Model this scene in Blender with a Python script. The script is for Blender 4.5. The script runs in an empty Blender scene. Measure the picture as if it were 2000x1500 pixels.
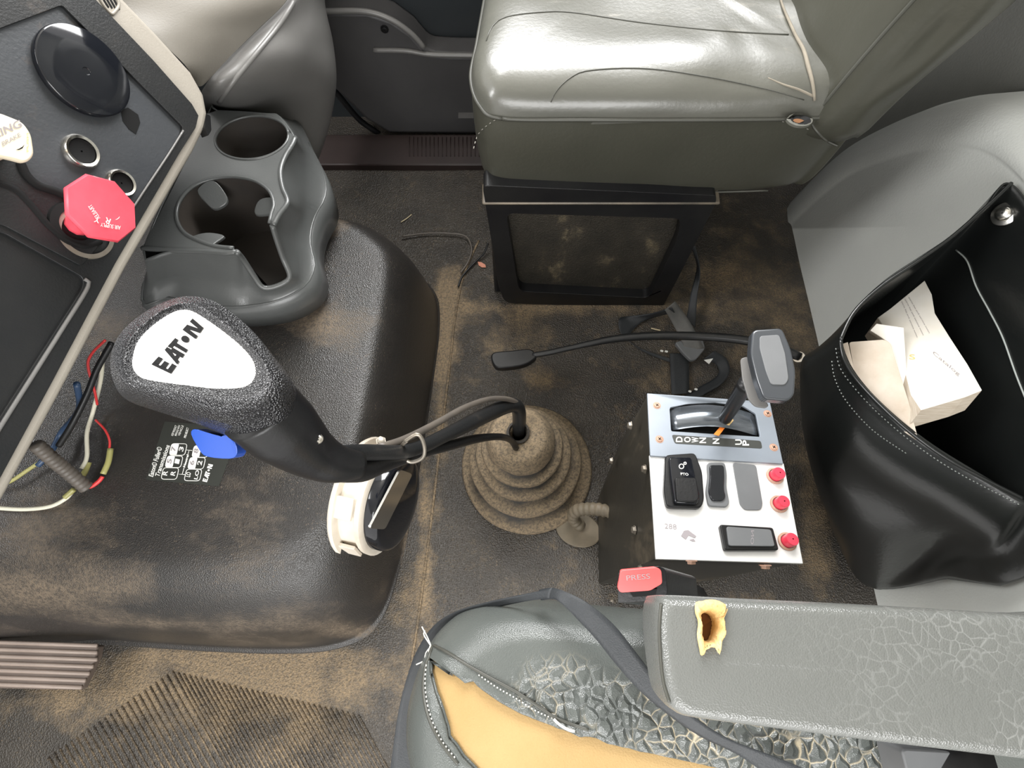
import bpy, bmesh, math, random
from mathutils import Vector, Matrix, noise, geometry
from mathutils.bvhtree import BVHTree
random.seed(4)
V = Vector
# ------------------------------------------------------------ camera, world, light, exposure
S = bpy.context.scene
COL = S.collection
PITCH = math.radians(20.3); CZ, SZ = math.cos(PITCH), math.sin(PITCH)
CAM = V((0, 0, 1.15))
cd = bpy.data.cameras.new('camera'); cam = bpy.data.objects.new('camera', cd); COL.objects.link(cam)
cam.location = CAM; cam.rotation_euler = (PITCH, 0, 0)
cd.sensor_width = 36; cd.lens = 18; cd.clip_start = .02; cd.clip_end = 100
S.camera = cam
w = bpy.data.worlds.new('world'); S.world = w; w.use_nodes = True
bg = w.node_tree.nodes['Background']; bg.inputs[0].default_value = (1, .985, .96, 1); bg.inputs[1].default_value = 1.0
S.view_settings.view_transform = 'Standard'; S.view_settings.look = 'None'
S.view_settings.exposure = 0.75; S.view_settings.gamma = 1; S.view_settings.use_curve_mapping = False
def area(loc, target, sx, sy, power, col=(1, 1, 1)):
    l = bpy.data.lights.new('window_daylight', 'AREA'); l.shape = 'RECTANGLE'; l.size = sx; l.size_y = sy; l.energy = power; l.color = col
    o = bpy.data.objects.new('window_daylight', l); COL.objects.link(o); o.location = loc
    o.rotation_euler = (V(target) - V(loc)).to_track_quat('-Z', 'Y').to_euler()
    return o
area((0.1, 1.36, 1.33), (.05, 0, 1.1), 1.0, .7, 27)            # daylight through the passenger window
area((-1.15, .3, 1.45), (0, .3, .3), .5, 1.6, 23)             # daylight through the windscreen
area((.1, -1.1, 1.5), (.2, .3, .2), 1.3, 1.0, 22)              # daylight through the open driver's door

# ------------------------------------------------------------ projection helpers (the camera's own rays, used to measure the place)
def ray(px, py):
    u = (px - 1000) / 1000; v = (750 - py) / 1000
    return V((u, v * CZ + SZ, v * SZ - CZ))
def P(px, py, z):
    r = ray(px, py); return CAM + r * ((z - CAM.z) / r.z)
def PY(px, py, Y):
    r = ray(px, py); return CAM + r * (Y / r.y)
def PX(px, py, X):
    r = ray(px, py); return CAM + r * (X / r.x)
def pix(p):
    d = p - CAM; y = d.y * CZ + d.z * SZ; z = d.y * SZ - d.z * CZ
    return (1000 + 1000 * d.x / z, 750 - 1000 * y / z)
def tsc(p):            # metres per pixel at a point
    d = p - CAM; return (d.y * SZ - d.z * CZ) / 1000
class Plane:
    def __init__(s, p, n, up=(0, 0, 1)):
        s.p = V(p); s.n = V(n).normalized()
    def hit(s, px, py, h=0):
        r = ray(px, py); p = s.p + s.n * h
        return CAM + r * ((p - CAM).dot(s.n) / r.dot(s.n))
def plane3(a, b, c):
    n = (b - a).cross(c - a)
    if n.dot(CAM - a) < 0: n = -n
    return Plane(a, n)
# ------------------------------------------------------------ materials
def mat(name, col, rough=.5, col2=None, nscale=6, contrast=.5, bump=0, bscale=400, metal=0, dust=None, dscale=9, damt=0.0, mask=None, coat=0, wave=None, spec=.5, streak=None, rvar=0, btype='noise', crack=None):
    m = bpy.data.materials.new(name); m.use_nodes = True; nt = m.node_tree; N = nt.nodes; L = nt.links
    b = N['Principled BSDF']; b.inputs['Roughness'].default_value = rough; b.inputs['Metallic'].default_value = metal
    b.inputs['Specular IOR Level'].default_value = spec; b.inputs['Coat Weight'].default_value = coat; b.inputs['Coat Roughness'].default_value = .15
    tc = N.new('ShaderNodeTexCoord'); co = tc.outputs['Object']
    if streak:
        mp = N.new('ShaderNodeMapping'); mp.inputs['Scale'].default_value = streak; L.new(co, mp.inputs[0]); cs = mp.outputs[0]
    else: cs = co
    def ns(scale, det=6, src=None, rg=.6):
        n = N.new('ShaderNodeTexNoise'); n.inputs['Scale'].default_value = scale; n.inputs['Detail'].default_value = det; n.inputs['Roughness'].default_value = rg
        L.new(src or co, n.inputs['Vector']); return n.outputs['Fac']
    def ramp(src, a, c):
        r = N.new('ShaderNodeMapRange'); r.inputs[1].default_value = a; r.inputs[2].default_value = c; r.clamp = True; L.new(src, r.inputs[0]); return r.outputs[0]
    def mix(fac, a, c):
        x = N.new('ShaderNodeMix'); x.data_type = 'RGBA'
        L.new(fac, x.inputs[0])
        for i, q in ((6, a), (7, c)):
            if isinstance(q, tuple): x.inputs[i].default_value = (*q, 1)
            else: L.new(q, x.inputs[i])
        return x.outputs[2]
    def math_(op, a, c):
        x = N.new('ShaderNodeMath'); x.operation = op; x.use_clamp = True
        for i, q in ((0, a), (1, c)):
            if isinstance(q, (int, float)): x.inputs[i].default_value = q
            else: L.new(q, x.inputs[i])
        return x.outputs[0]
    out = None
    if col2: out = mix(ramp(ns(nscale, 8, cs), .5 - contrast * .3, .5 + contrast * .3), col, col2)
    dfac = None
    if dust:
        n1 = ns(dscale, 10, cs, .7)
        if mask:
            at = N.new('ShaderNodeAttribute'); at.attribute_name = mask
            a = math_('ADD', n1, math_('MULTIPLY', at.outputs['Fac'], .45)); dfac = ramp(a, .60, .86)
            fine = ramp(ns(190, 5, None, .85), .42, .58); dfac = math_('MULTIPLY', dfac, math_('ADD', math_('MULTIPLY', fine, .8), .3)); spk = math_('MULTIPLY', ramp(ns(260, 3, None, .8), .60, .66), ramp(ns(16, 4), .42, .62)); dfac = math_('MAXIMUM', dfac, math_('MULTIPLY', spk, .75))
        else:
            dfac = math_('MULTIPLY', ramp(n1, .62 - damt * .3, .85 - damt * .3), 1)
            fine = ramp(ns(140, 4, None, .8), .35, .65); dfac = math_('MULTIPLY', dfac, math_('ADD', math_('MULTIPLY', fine, .5), .5))
        out = mix(dfac, out or col, dust)
    bumpsrc = None
    if crack:
        vo = N.new('ShaderNodeTexVoronoi'); vo.feature = 'DISTANCE_TO_EDGE'; vo.inputs['Scale'].default_value = crack[0]
        nz = N.new('ShaderNodeTexNoise'); nz.inputs['Scale'].default_value = 30; L.new(co, nz.inputs['Vector'])
        va = N.new('ShaderNodeVectorMath'); va.operation = 'MULTIPLY_ADD'; L.new(nz.outputs['Color'], va.inputs[0]); va.inputs[1].default_value = (.02, .02, .02); L.new(co, va.inputs[2])
        L.new(va.outputs[0], vo.inputs['Vector'])
        at = N.new('ShaderNodeAttribute'); at.attribute_name = 'wear'
        e = math_('SUBTRACT', 1, ramp(vo.outputs['Distance'], .01, .07))
        brk = ramp(ns(14, 3), .42, .6)
        cf = math_('MULTIPLY', math_('MULTIPLY', e, at.outputs['Fac']), brk)
        out = mix(cf, out or col, crack[1])
        bumpsrc = math_('MULTIPLY', math_('MULTIPLY', ramp(vo.outputs['Distance'], 0, .25), at.outputs['Fac']), 1)
    if out: L.new(out, b.inputs['Base Color'])
    else: b.inputs['Base Color'].default_value = (*col, 1)
    rf = None
    if dfac:
        r = N.new('ShaderNodeMapRange'); r.inputs[3].default_value = rough; r.inputs[4].default_value = min(1, rough + .4); L.new(dfac, r.inputs[0]); rf = r.outputs[0]
    elif rvar:
        r = N.new('ShaderNodeMapRange'); r.inputs[1].default_value = .3; r.inputs[2].default_value = .7; r.inputs[3].default_value = rough - rvar; r.inputs[4].default_value = rough + rvar; L.new(ns(nscale * 2, 5, cs), r.inputs[0]); rf = r.outputs[0]
    if rf: L.new(rf, b.inputs['Roughness'])
    prev = None
    if bump:
        bp = N.new('ShaderNodeBump'); bp.inputs['Strength'].default_value = bump; bp.inputs['Distance'].default_value = .002
        if btype == 'vor':
            vo = N.new('ShaderNodeTexVoronoi'); vo.inputs['Scale'].default_value = bscale; L.new(co, vo.inputs['Vector']); L.new(vo.outputs['Distance'], bp.inputs['Height'])
        else: L.new(ns(bscale, 3), bp.inputs['Height'])
        prev = bp.outputs[0]
    if bumpsrc:
        bp = N.new('ShaderNodeBump'); bp.inputs['Strength'].default_value = .8 if len(crack) < 3 else crack[2]; bp.inputs['Distance'].default_value = .004; L.new(bumpsrc, bp.inputs['Height'])
        if prev: L.new(prev, bp.inputs['Normal'])
        prev = bp.outputs[0]
    if prev: L.new(prev, b.inputs['Normal'])
    return m
M = {}
M['floor'] = mat('floor_rubber', (.035, .031, .027), .42, (.070, .060, .048), 9, .9, .9, 330, dust=(.28, .205, .122), dscale=13, mask='dirt_shade', btype='vor')
M['rubber'] = mat('tunnel_rubber', (.016, .015, .014), .33, (.034, .030, .027), 5, .9, .4, 520, dust=(.16, .12, .08), dscale=5, mask='dirt_shade', btype='vor', streak=(1, 1.6, 1), spec=.7)
M['boot'] = mat('boot_rubber', (.022, .019, .016), .6, (.05, .042, .032), 13, .9, .3, 200, dust=(.27, .205, .13), dscale=11, mask='dirt_shade')
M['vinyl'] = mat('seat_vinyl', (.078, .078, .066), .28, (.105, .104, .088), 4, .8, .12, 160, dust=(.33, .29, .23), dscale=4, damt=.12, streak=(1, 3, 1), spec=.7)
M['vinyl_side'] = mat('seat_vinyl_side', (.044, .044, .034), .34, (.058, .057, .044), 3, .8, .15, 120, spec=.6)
M['dvinyl'] = mat('driver_vinyl', (.080, .088, .083), .27, (.10, .108, .10), 5, .8, .22, 900, crack=(80, (.42, .36, .25)), btype='vor', spec=.6)
M['arm'] = mat('armrest_vinyl', (.120, .124, .116), .25, (.145, .149, .14), 5, .8, .22, 900, crack=(120, (.20, .205, .195), .07), btype='vor', spec=.65)
M['foam'] = mat('foam', (.34, .22, .085), .85, (.41, .275, .12), 9, .9, .4, 500)
M['foam_pale'] = mat('foam_pale', (.80, .62, .33), .9, (.60, .33, .08), 60, .9, .8, 300)
M['foam_dark'] = mat('foam_hole', (.14, .06, .02), .9)
M['black'] = mat('black_plastic', (.007, .007, .008), .36, (.012, .012, .012), 12, .5, .1, 300, spec=.35)
M['gloss'] = mat('gloss_black', (.008, .009, .012), .08, None, spec=.6)
M['leather'] = mat('knob_leather', (.010, .010, .012), .25, (.018, .018, .02), 9, .5, .85, 620, btype='vor', spec=.7)
M['panel'] = mat('dash_panel_black', (.035, .039, .045), .42, (.055, .058, .062), 8, .7, .15, 250, dust=(.17, .12, .085), dscale=12, damt=.15)
M['bezel'] = mat('bezel_black', (.010, .011, .012), .38, (.018, .018, .018), 9, .5, .15, 400, dust=(.13, .095, .07), dscale=9, damt=.1)
M['beige'] = mat('beige_plastic', (.36, .33, .28), .45, (.30, .27, .23), 6, .6, .15, 500, dust=(.14, .09, .07), dscale=14, damt=.02)
M['beige2'] = mat('glovebox_plastic', (.20, .185, .158), .5, (.17, .155, .132), 4, .6, .12, 500)
M['grey'] = mat('grey_plastic', (.15, .146, .14), .36, (.18, .175, .168), 5, .6, .1, 400, spec=.6)
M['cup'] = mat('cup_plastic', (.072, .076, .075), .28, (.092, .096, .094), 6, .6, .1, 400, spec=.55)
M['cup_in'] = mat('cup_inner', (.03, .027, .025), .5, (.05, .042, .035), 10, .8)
M['wall'] = mat('rear_panel', (.50, .51, .485), .65, (.56, .57, .535), 4, .7, .25, 300, dust=(.44, .38, .27), dscale=2.5, damt=.18)
M['wall_up'] = mat('rear_upholstery', (.17, .17, .155), .8, (.21, .21, .19), 5, .7, .3, 250)
M['door'] = mat('door_plastic', (.055, .053, .055), .45, (.075, .073, .073), 5, .7, .15, 300)
M['door_dark'] = mat('door_pocket', (.015, .019, .022), .5, (.025, .028, .03), 5, .7)
M['sill'] = mat('sill', (.020, .012, .011), .5, (.03, .018, .016), 12, .7)
M['pouch'] = mat('pouch_vinyl', (.007, .008, .008), .27, (.012, .013, .012), 6, .6, .12, 120, dust=(.10, .09, .08), dscale=5, damt=-.15, spec=.6)
M['web'] = mat('belt_webbing', (.022, .025, .028), .55, (.03, .033, .036), 30, .5, .35, 700)
M['web_grey'] = mat('belt_webbing_grey', (.10, .10, .095), .6, (.13, .125, .115), 30, .5, .35, 700)
M['box'] = mat('box_steel', (.025, .024, .020), .5, (.045, .04, .03), 8, .7, dust=(.22, .17, .11), dscale=9, damt=.25, streak=(1, 1, .4), bump=.2, bscale=120)
M['silver'] = mat('brushed_plate', (.90, .90, .89), .42, (.80, .79, .77), 5, .5, metal=.3, rvar=.08)
M['bluegrey'] = mat('selector_plate', (.22, .25, .29), .4, (.28, .31, .35), 9, .7, metal=.35, spec=.6)
M['sliver'] = mat('slot_cover', (.10, .115, .13), .18, (.30, .32, .35), 4, .6, metal=.7, streak=(2, 14, 2))
M['switch_grey'] = mat('switch_blank', (.13, .135, .14), .5, (.16, .165, .17), 9, .6)
M['chrome'] = mat('chrome', (.75, .73, .68), .22, metal=1)
M['knobplate'] = mat('knob_plate', (.82, .80, .76), .28, metal=.85, rvar=.05, nscale=4, streak=(3, 30, 3))
M['steel'] = mat('dull_steel', (.40, .37, .32), .4, (.28, .24, .19), 40, .8, metal=.7)
M['rust'] = mat('rusty_screw', (.55, .36, .28), .6, (.40, .22, .14), 60, .9, metal=.2)
M['red'] = mat('red_plastic', (.80, .05, .09), .3, spec=.6)
M['redcap'] = mat('red_knob', (.85, .10, .14), .4, (.75, .06, .09), 12, .5)
M['redtab'] = mat('buckle_red', (.72, .10, .10), .38, (.62, .12, .11), 30, .7)
M['yellow'] = mat('pale_yellow', (.80, .72, .55), .45, (.72, .62, .46), 12, .5)
M['blue'] = mat('blue_lever', (.003, .06, .38), .2, coat=.4)
M['whitep'] = mat('white_plastic', (.78, .73, .64), .42, (.60, .52, .42), 12, .7)
M['white'] = mat('white_print', (.85, .85, .80), .5)
M['inkfade'] = mat('faded_ink', (.30, .27, .28), .6)
M['ink'] = mat('dark_ink', (.008, .008, .008), .8, spec=.2)
M['orange'] = mat('orange_pointer', (.85, .22, .03), .4)
M['gold'] = mat('orange_print', (.8, .5, .2), .5)
M['paper'] = mat('paper_cover', (.80, .78, .74), .5, (.74, .69, .60), 12, .7)
M['pages'] = mat('page_edges', (.52, .46, .38), .8, (.35, .29, .22), 40, .9, streak=(1, 1, 14))
M['worn'] = mat('worn_cover', (.62, .55, .47), .7, (.44, .36, .28), 24, .9)
M['pedal'] = mat('pedal_pad', (.15, .115, .095), .6, (.09, .07, .058), 14, .8)
M['pedal_rib'] = mat('pedal_rib', (.33, .265, .225), .45, (.24, .19, .16), 14, .8)
M['wire_w'] = mat('wire_cream', (.75, .72, .58), .4); M['wire_b'] = mat('wire_blue', (.03, .06, .12), .4); M['wire_r'] = mat('wire_red', (.70, .05, .05), .35)
M['conduit'] = mat('conduit', (.085, .075, .065), .5, (.13, .11, .09), 30, .7); M['splice'] = mat('splice', (.35, .33, .12), .35); M['tan'] = mat('conduit_tan', (.13, .11, .075), .55, (.20, .16, .11), 30, .7)
M['leaf'] = mat('leaf', (.62, .25, .16), .6); M['straw'] = mat('straw', (.62, .52, .33), .7); M['thread'] = mat('thread', (.75, .73, .66), .7)
M['stitch'] = mat('stitching', (.22, .21, .18), .7); M['seam'] = mat('seam_piping', (.06, .06, .05), .45); M['stitch_w'] = mat('pale_stitching', (.32, .34, .32), .7)
M['dustline'] = mat('dust_gap', (.26, .23, .18), .9, (.16, .14, .11), 20, .7)
M['ceiling'] = mat('ceiling_cloth', (.45, .43, .39), .9)
M['sticker'] = mat('sticker', (.035, .037, .032), .45)

# ------------------------------------------------------------ object helpers
def link(name, me, material, parent=None, smooth=True, label=None):
    o = bpy.data.objects.new(name, me); COL.objects.link(o)
    if material: me.materials.append(M[material] if isinstance(material, str) else material)
    if smooth: me.polygons.foreach_set('use_smooth', [True] * len(me.polygons))
    if parent:
        root = parent
        off = V(parent.location)
        while root.parent: root = root.parent; off += root.location
        me.transform(Matrix.Translation(-off)); o.parent = parent
    if label: o['label'] = label
    return o
def tag(o, label, cat, group=None, kind=None):
    o['label'] = label; o['category'] = cat
    if group: o['group'] = group
    if kind: o['kind'] = kind
    return o
def thing(name, label, cat, loc=(0, 0, 0), group=None):
    o = bpy.data.objects.new(name, None); COL.objects.link(o); o.location = V(loc); o.empty_display_size = .02
    return tag(o, label, cat, group)
def struct(o):
    o['kind'] = 'structure'; return o
def mesh(name, vs, fs, material, parent=None, smooth=True, label=None):
    me = bpy.data.meshes.new(name); me.from_pydata([tuple(v) for v in vs], [], fs)
    bm = bmesh.new(); bm.from_mesh(me); bmesh.ops.remove_doubles(bm, verts=bm.verts, dist=1e-6); bmesh.ops.recalc_face_normals(bm, faces=bm.faces); bm.to_mesh(me); bm.free()
    return link(name, me, material, parent, smooth, label)
def bev(o, wd=.002, seg=3, ang=35):
    m = o.modifiers.new('bevel', 'BEVEL'); m.width = wd; m.segments = seg; m.limit_method = 'ANGLE'; m.angle_limit = math.radians(ang); m.harden_normals = False
    return o
def sub(o, n=1):
    m = o.modifiers.new('subsurf', 'SUBSURF'); m.levels = n; m.render_levels = n; return o
def solid(o, t, off=-1):
    m = o.modifiers.new('solid', 'SOLIDIFY'); m.thickness = t; m.offset = off; return o
def cr(pts, n, closed=True):
    pts = [V(p) for p in pts]; k = len(pts); dense = []
    segs = k if closed else k - 1
    for i in range(segs):
        if closed: a, b, c, d = pts[(i - 1) % k], pts[i], pts[(i + 1) % k], pts[(i + 2) % k]
        else: a, b, c, d = pts[max(i - 1, 0)], pts[i], pts[i + 1], pts[min(i + 2, k - 1)]
        for j in range(12):
            t = j / 12
            dense.append(.5 * ((2 * b) + (c - a) * t + (2 * a - 5 * b + 4 * c - d) * t * t + (3 * b - a - 3 * c + d) * t ** 3))
    if not closed: dense.append(pts[-1])
    else: dense.append(pts[0].copy())
    L = [0]
    for i in range(1, len(dense)): L.append(L[-1] + (dense[i] - dense[i - 1]).length)
    T = L[-1]; out = []; m = n if closed else n - 1; j = 0
    for i in range(n):
        s = T * i / m
        while j < len(L) - 2 and L[j + 1] < s: j += 1
        f = (s - L[j]) / max(L[j + 1] - L[j], 1e-9); out.append(dense[j].lerp(dense[j + 1], min(max(f, 0), 1)))
    return out
def cr_u(pts, per, closed=True):       # uniform per control point, keeps point correspondence between rings
    pts = [V(p) for p in pts]; k = len(pts); out = []
    for i in range(k if closed else k - 1):
        if closed: a, b, c, d = pts[(i - 1) % k], pts[i], pts[(i + 1) % k], pts[(i + 2) % k]
        else: a, b, c, d = pts[max(i - 1, 0)], pts[i], pts[i + 1], pts[min(i + 2, k - 1)]
        for j in range(per):
            t = j / per
            out.append(.5 * ((2 * b) + (c - a) * t + (2 * a - 5 * b + 4 * c - d) * t * t + (3 * b - a - 3 * c + d) * t ** 3))
    if not closed: out.append(pts[-1])
    return out
def loft(name, rings, material, parent=None, cap0=False, cap1=False, closed=True, **k):
    n = len(rings[0]); vs = [v for r in rings for v in r]; fs = []
    for i in range(len(rings) - 1):
        for j in range(n if closed else n - 1):
            a = i * n + j; b = i * n + (j + 1) % n; fs.append((a, b, b + n, a + n))
    for c, i in ((cap0, 0), (cap1, len(rings) - 1)):
        if c:
            ctr = sum(rings[i], V((0, 0, 0))) / n; vs.append(ctr); q = len(vs) - 1
            for j in range(n): fs.append((i * n + j, i * n + (j + 1) % n, q))
    return mesh(name, vs, fs, material, parent, **k)
def puff(name, outline, spine, prof, material, parent=None, **k):
    a, b = V(spine[0]), V(spine[1]); rings = []
    for s, dz in prof:
        r = []
        for p in outline:
            d = b - a; t = max(0, min(1, ((p.x - a.x) * d.x + (p.y - a.y) * d.y) / max(d.x * d.x + d.y * d.y, 1e-9))); c = a + d * t
            r.append(V((c.x + (p.x - c.x) * s, c.y + (p.y - c.y) * s, p.z + dz)))
        rings.append(r)
    return loft(name, rings, material, parent, **k)
def tube_geo(pts, rad, seg=10, caps=True):
    n = len(pts); vs = []; fs = []; up = None
    for i, p in enumerate(pts):
        d = (pts[min(i + 1, n - 1)] - pts[max(i - 1, 0)]).normalized()
        if up is None:
            up = d.orthogonal().normalized()
        up = (up - d * up.dot(d)).normalized(); s = d.cross(up)
        r = rad[i] if isinstance(rad, list) else rad
        for j in range(seg):
            a = 2 * math.pi * j / seg; vs.append(p + (up * math.cos(a) + s * math.sin(a)) * r)
    for i in range(n - 1):
        for j in range(seg):
            a = i * seg + j; b = i * seg + (j + 1) % seg; fs.append((a, b, b + seg, a + seg))
    if caps: fs.append(tuple(range(seg))[::-1]); fs.append(tuple(range((n - 1) * seg, n * seg)))
    return vs, fs
def tube(name, ctrl, rad, material, parent=None, n=40, seg=10, ribs=None, **k):
    pts = cr([p if isinstance(p, V) else P(*p) for p in ctrl], n, False) if len(ctrl) > 2 else [V(ctrl[0]).lerp(V(ctrl[1]), i / (n - 1)) for i in range(n)]
    if isinstance(rad, (list, tuple)):
        R = []
        for i in range(n):
            f = i / (n - 1) * (len(rad) - 1); q = min(int(f), len(rad) - 2); R.append(rad[q] + (rad[q + 1] - rad[q]) * (f - q))
    else: R = [rad] * n
    if ribs: R = [r * (1 + (.14 if (i // 2) % 2 else 0)) for i, r in enumerate(R)]
    vs, fs = tube_geo(pts, R, seg)
    return mesh(name, vs, fs, material, parent, **k)
def tess(polys):
    return geometry.tessellate_polygon(polys)
def prism_w(name, top, down, material, parent=None, holes=(), bevel=0, smooth=False, seg=2, **k):
    """world-space polygon 'top' (list of V) extruded by vector down"""
    loops = [top] + list(holes); allp = [p for l in loops for p in l]; n = len(allp)
    nrm = down.normalized(); a = nrm.orthogonal().normalized(); b = nrm.cross(a)
    flat = [[V((p.dot(a), p.dot(b), 0)) for p in l] for l in loops]
    tr = tess(flat); vs = allp + [p + down for p in allp]; fs = []
    if not holes:
        fs.append(tuple(range(n))); fs.append(tuple(range(2 * n - 1, n - 1, -1)))
    else:
        for t in tr: fs.append(tuple(t)); fs.append(tuple(i + n for i in reversed(t)))
    q = 0
    for l in loops:
        m = len(l)
        for i in range(m):
            x = q + i; y = q + (i + 1) % m; fs.append((x, y, y + n, x + n))
        q += m
    o = mesh(name, vs, fs, material, parent, smooth=smooth or bevel > 0, **k)
    if bevel: bev(o, bevel, seg)
    if bevel or smooth:
        o.data.set_sharp_from_angle(angle=math.radians(40))
    return o
def prism(name, pl, poly, h_top, thick, material, parent=None, holes=(), sm=0, **k):
    f = lambda pp: [pl.hit(x, y, h_top) for x, y in pp]
    t = f(poly); hs = [f(h) for h in holes]
    if sm: t = cr(t, sm); hs = [cr(h, sm) for h in hs]
    return prism_w(name, t, -pl.n * thick, material, parent, holes=hs, **k)
def rnd(poly, r=.25, n=4):
    """round the corners of a pixel polygon by fraction r of the shorter neighbour edge"""
    out = []; k = len(poly); Q = [V((p[0], p[1], 0)) for p in poly]
    for i in range(k):
        a, b, c = Q[i - 1], Q[i], Q[(i + 1) % k]; d = min((a - b).length, (c - b).length) * r if r < 1 else min(r, (a - b).length * .49, (c - b).length * .49)
        p = b + (a - b).normalized() * d; q = b + (c - b).normalized() * d
        for j in range(n + 1):
            t = j / n; s = p.lerp(b, t).lerp(b.lerp(q, t), t); out.append((s.x, s.y))
    return out
def ellipse(cx, cy, rx, ry, rot=0, n=32):
    r = math.radians(rot)
    return [(cx + rx * math.cos(t) * math.cos(r) - ry * math.sin(t) * math.sin(r), cy + rx * math.cos(t) * math.sin(r) + ry * math.sin(t) * math.cos(r)) for t in [2 * math.pi * i / n for i in range(n)]]
def frame(n, x=None):
    n = V(n).normalized(); x = V(x) if x else n.orthogonal(); x = (x - n * x.dot(n)).normalized(); return x, n.cross(x), n
def lathe(name, o, n, prof, material, parent=None, seg=48, c2=None, cap0=False, cap1=False, **k):
    x, y, n = frame(n); rings = []; o = V(o)
    for r, h in prof:
        rings.append([o + n * h + (x * math.cos(2 * math.pi * i / seg) + y * math.sin(2 * math.pi * i / seg)) * r for i in range(seg)])
    ob = loft(name, rings, material, parent, cap0=cap0, cap1=cap1, **k); ob.data.set_sharp_from_angle(angle=math.radians(50)); return ob
def strip(name, A, B, material, thick=.0015, parent=None, n=60, m=4, **k):
    a = cr([P(*p) if not isinstance(p, V) else p for p in A], n, False); b = cr([P(*p) if not isinstance(p, V) else p for p in B], n, False)
    rings = [[x.lerp(y, j / m) for j in range(m + 1)] for x, y in zip(a, b)]
    o = loft(name, rings, material, parent, closed=False, **k); return solid(o, thick)
def patch(name, rows, material, parent=None, per=8, fn=None, **k):
    R = [cr_u([fn(*p) if fn else P(*p) for p in r], per, False) for r in rows]
    cols = [cr_u([r[i] for r in R], per, False) for i in range(len(R[0]))]
    rings = [[c[j] for c in cols] for j in range(len(cols[0]))]
    return loft(name, rings, material, parent, closed=False, **k)
def bvh(o):
    dg = bpy.context.evaluated_depsgraph_get(); dg.update(); e = o.evaluated_get(dg); me = e.to_mesh(); mw = o.matrix_world.copy()
    off = V((0, 0, 0)); q = o
    while q: off += q.location; q = q.parent
    t = BVHTree.FromPolygons([v.co + off for v in me.vertices], [tuple(p.vertices) for p in me.polygons]); e.to_mesh_clear(); return t
def drape(t, px, py, lift=.001, fallback=.4):
    r = ray(px, py).normalized(); h = t.ray_cast(CAM, r)
    if h[0] is None: return P(px, py, fallback)
    n = h[1] if h[1].dot(r) < 0 else -h[1]
    return h[0] + n * lift
def dense(poly, n=20):
    """subdivide pixel polyline"""
    c = cr([V((x, y, 0)) for x, y in poly], n, False); return [(v.x, v.y) for v in c]
def seamline(name, t, poly, rad, material, parent, n=40, lift=.0005, fb=.4, **k):
    pts = [drape(t, x, y, lift, fb) for x, y in dense(poly, n)]
    vs, fs = tube_geo(pts, rad, 6); return mesh(name, vs, fs, material, parent, **k)
def stitches(name, t, poly, material, parent, n=40, rad=.0009, lift=.001, fb=.4, kind=True):
    pts = [drape(t, x, y, lift, fb) for x, y in dense(poly, n * 2)]; VS = []; FS = []
    for i in range(0, len(pts) - 1, 2):
        vs, fs = tube_geo([pts[i], pts[i + 1].lerp(pts[i], .25)], rad, 5); q = len(VS); VS += vs; FS += [tuple(a + q for a in f) for f in fs]
    o = mesh(name, VS, FS, material, parent); 
    o['kind'] = 'stuff'; return o
def textmesh(s, bold=0, ext=.0):
    c = bpy.data.curves.new('lettering', 'FONT'); c.body = s; c.size = 1; c.offset = bold; c.resolution_u = 3
    o = bpy.data.objects.new('tmp', c); COL.objects.link(o)
    dg = bpy.context.evaluated_depsgraph_get(); dg.update(); me = bpy.data.meshes.new_from_object(o.evaluated_get(dg)); bpy.data.objects.remove(o); return me
def quadmap(me, quad, hit, norm=True):
    xs = [v.co.x for v in me.vertices]; ys = [v.co.y for v in me.vertices]; x0, x1, y0, y1 = (min(xs), max(xs), min(ys), max(ys)) if norm else (0, 1, 0, 1)
    bl, br, tr, tl = quad
    for v in me.vertices:
        u = (v.co.x - x0) / max(x1 - x0, 1e-6); t = (v.co.y - y0) / max(y1 - y0, 1e-6)
        X = (bl[0] * (1 - u) + br[0] * u) * (1 - t) + (tl[0] * (1 - u) + tr[0] * u) * t
        Y = (bl[1] * (1 - u) + br[1] * u) * (1 - t) + (tl[1] * (1 - u) + tr[1] * u) * t
        v.co = hit(X, Y)
def text(name, s, quad, hit, material, parent, bold=.01, thick=.0003):
    me = textmesh(s, bold); quadmap(me, quad, hit); o = link(name, me, material, parent, False)
    return o
def polys(name, pl, quad, hit, material, parent):
    """pl: list of polygons in a 0-1 box mapped to a pixel quad"""
    vs = []; fs = []
    for p in pl:
        q = len(vs); vs += [V((a, b, 0)) for a, b in p]; fs.append(tuple(range(q, len(vs))))
    me = bpy.data.meshes.new(name); me.from_pydata([tuple(v) for v in vs], [], fs); quadmap(me, quad, hit, False)
    return link(name, me, material, parent, False)
def attr(o, name, fn):
    a = o.data.attributes.new(name, 'FLOAT', 'POINT'); off = V((0, 0, 0)); q = o
    while q: off += q.location; q = q.parent
    a.data.foreach_set('value', [max(0, min(1, fn(v.co + off))) for v in o.data.vertices])
def gblob(p, c, r):
    d2 = ((p[0] - c[0]) / r[0]) ** 2 + ((p[1] - c[1]) / r[1]) ** 2; return math.exp(-d2)
def inside(pt, poly):
    x, y = pt; c = False; n = len(poly); j = n - 1
    for i in range(n):
        xi, yi = poly[i]; xj, yj = poly[j]
        if (yi > y) != (yj > y) and x < (xj - xi) * (y - yi) / (yj - yi) + xi: c = not c
        j = i
    return c
def segdist(pt, poly):
    best = 1e9
    for i in range(len(poly) - 1):
        a = V(poly[i]); b = V(poly[i + 1]); p = V(pt); d = b - a; t = max(0, min(1, (p - a).dot(d) / max(d.length_squared, 1e-9))); best = min(best, (p - a - d * t).length)
    return best
def wob(o, amp, sc, seed=0, axis=None, only=None):
    for v in o.data.vertices:
        d = noise.noise(v.co * sc + V((seed, seed * 2, 0))) * amp
        if only: d *= only(v.co)
        v.co += (V(axis) if axis else v.normal) * d
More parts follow.
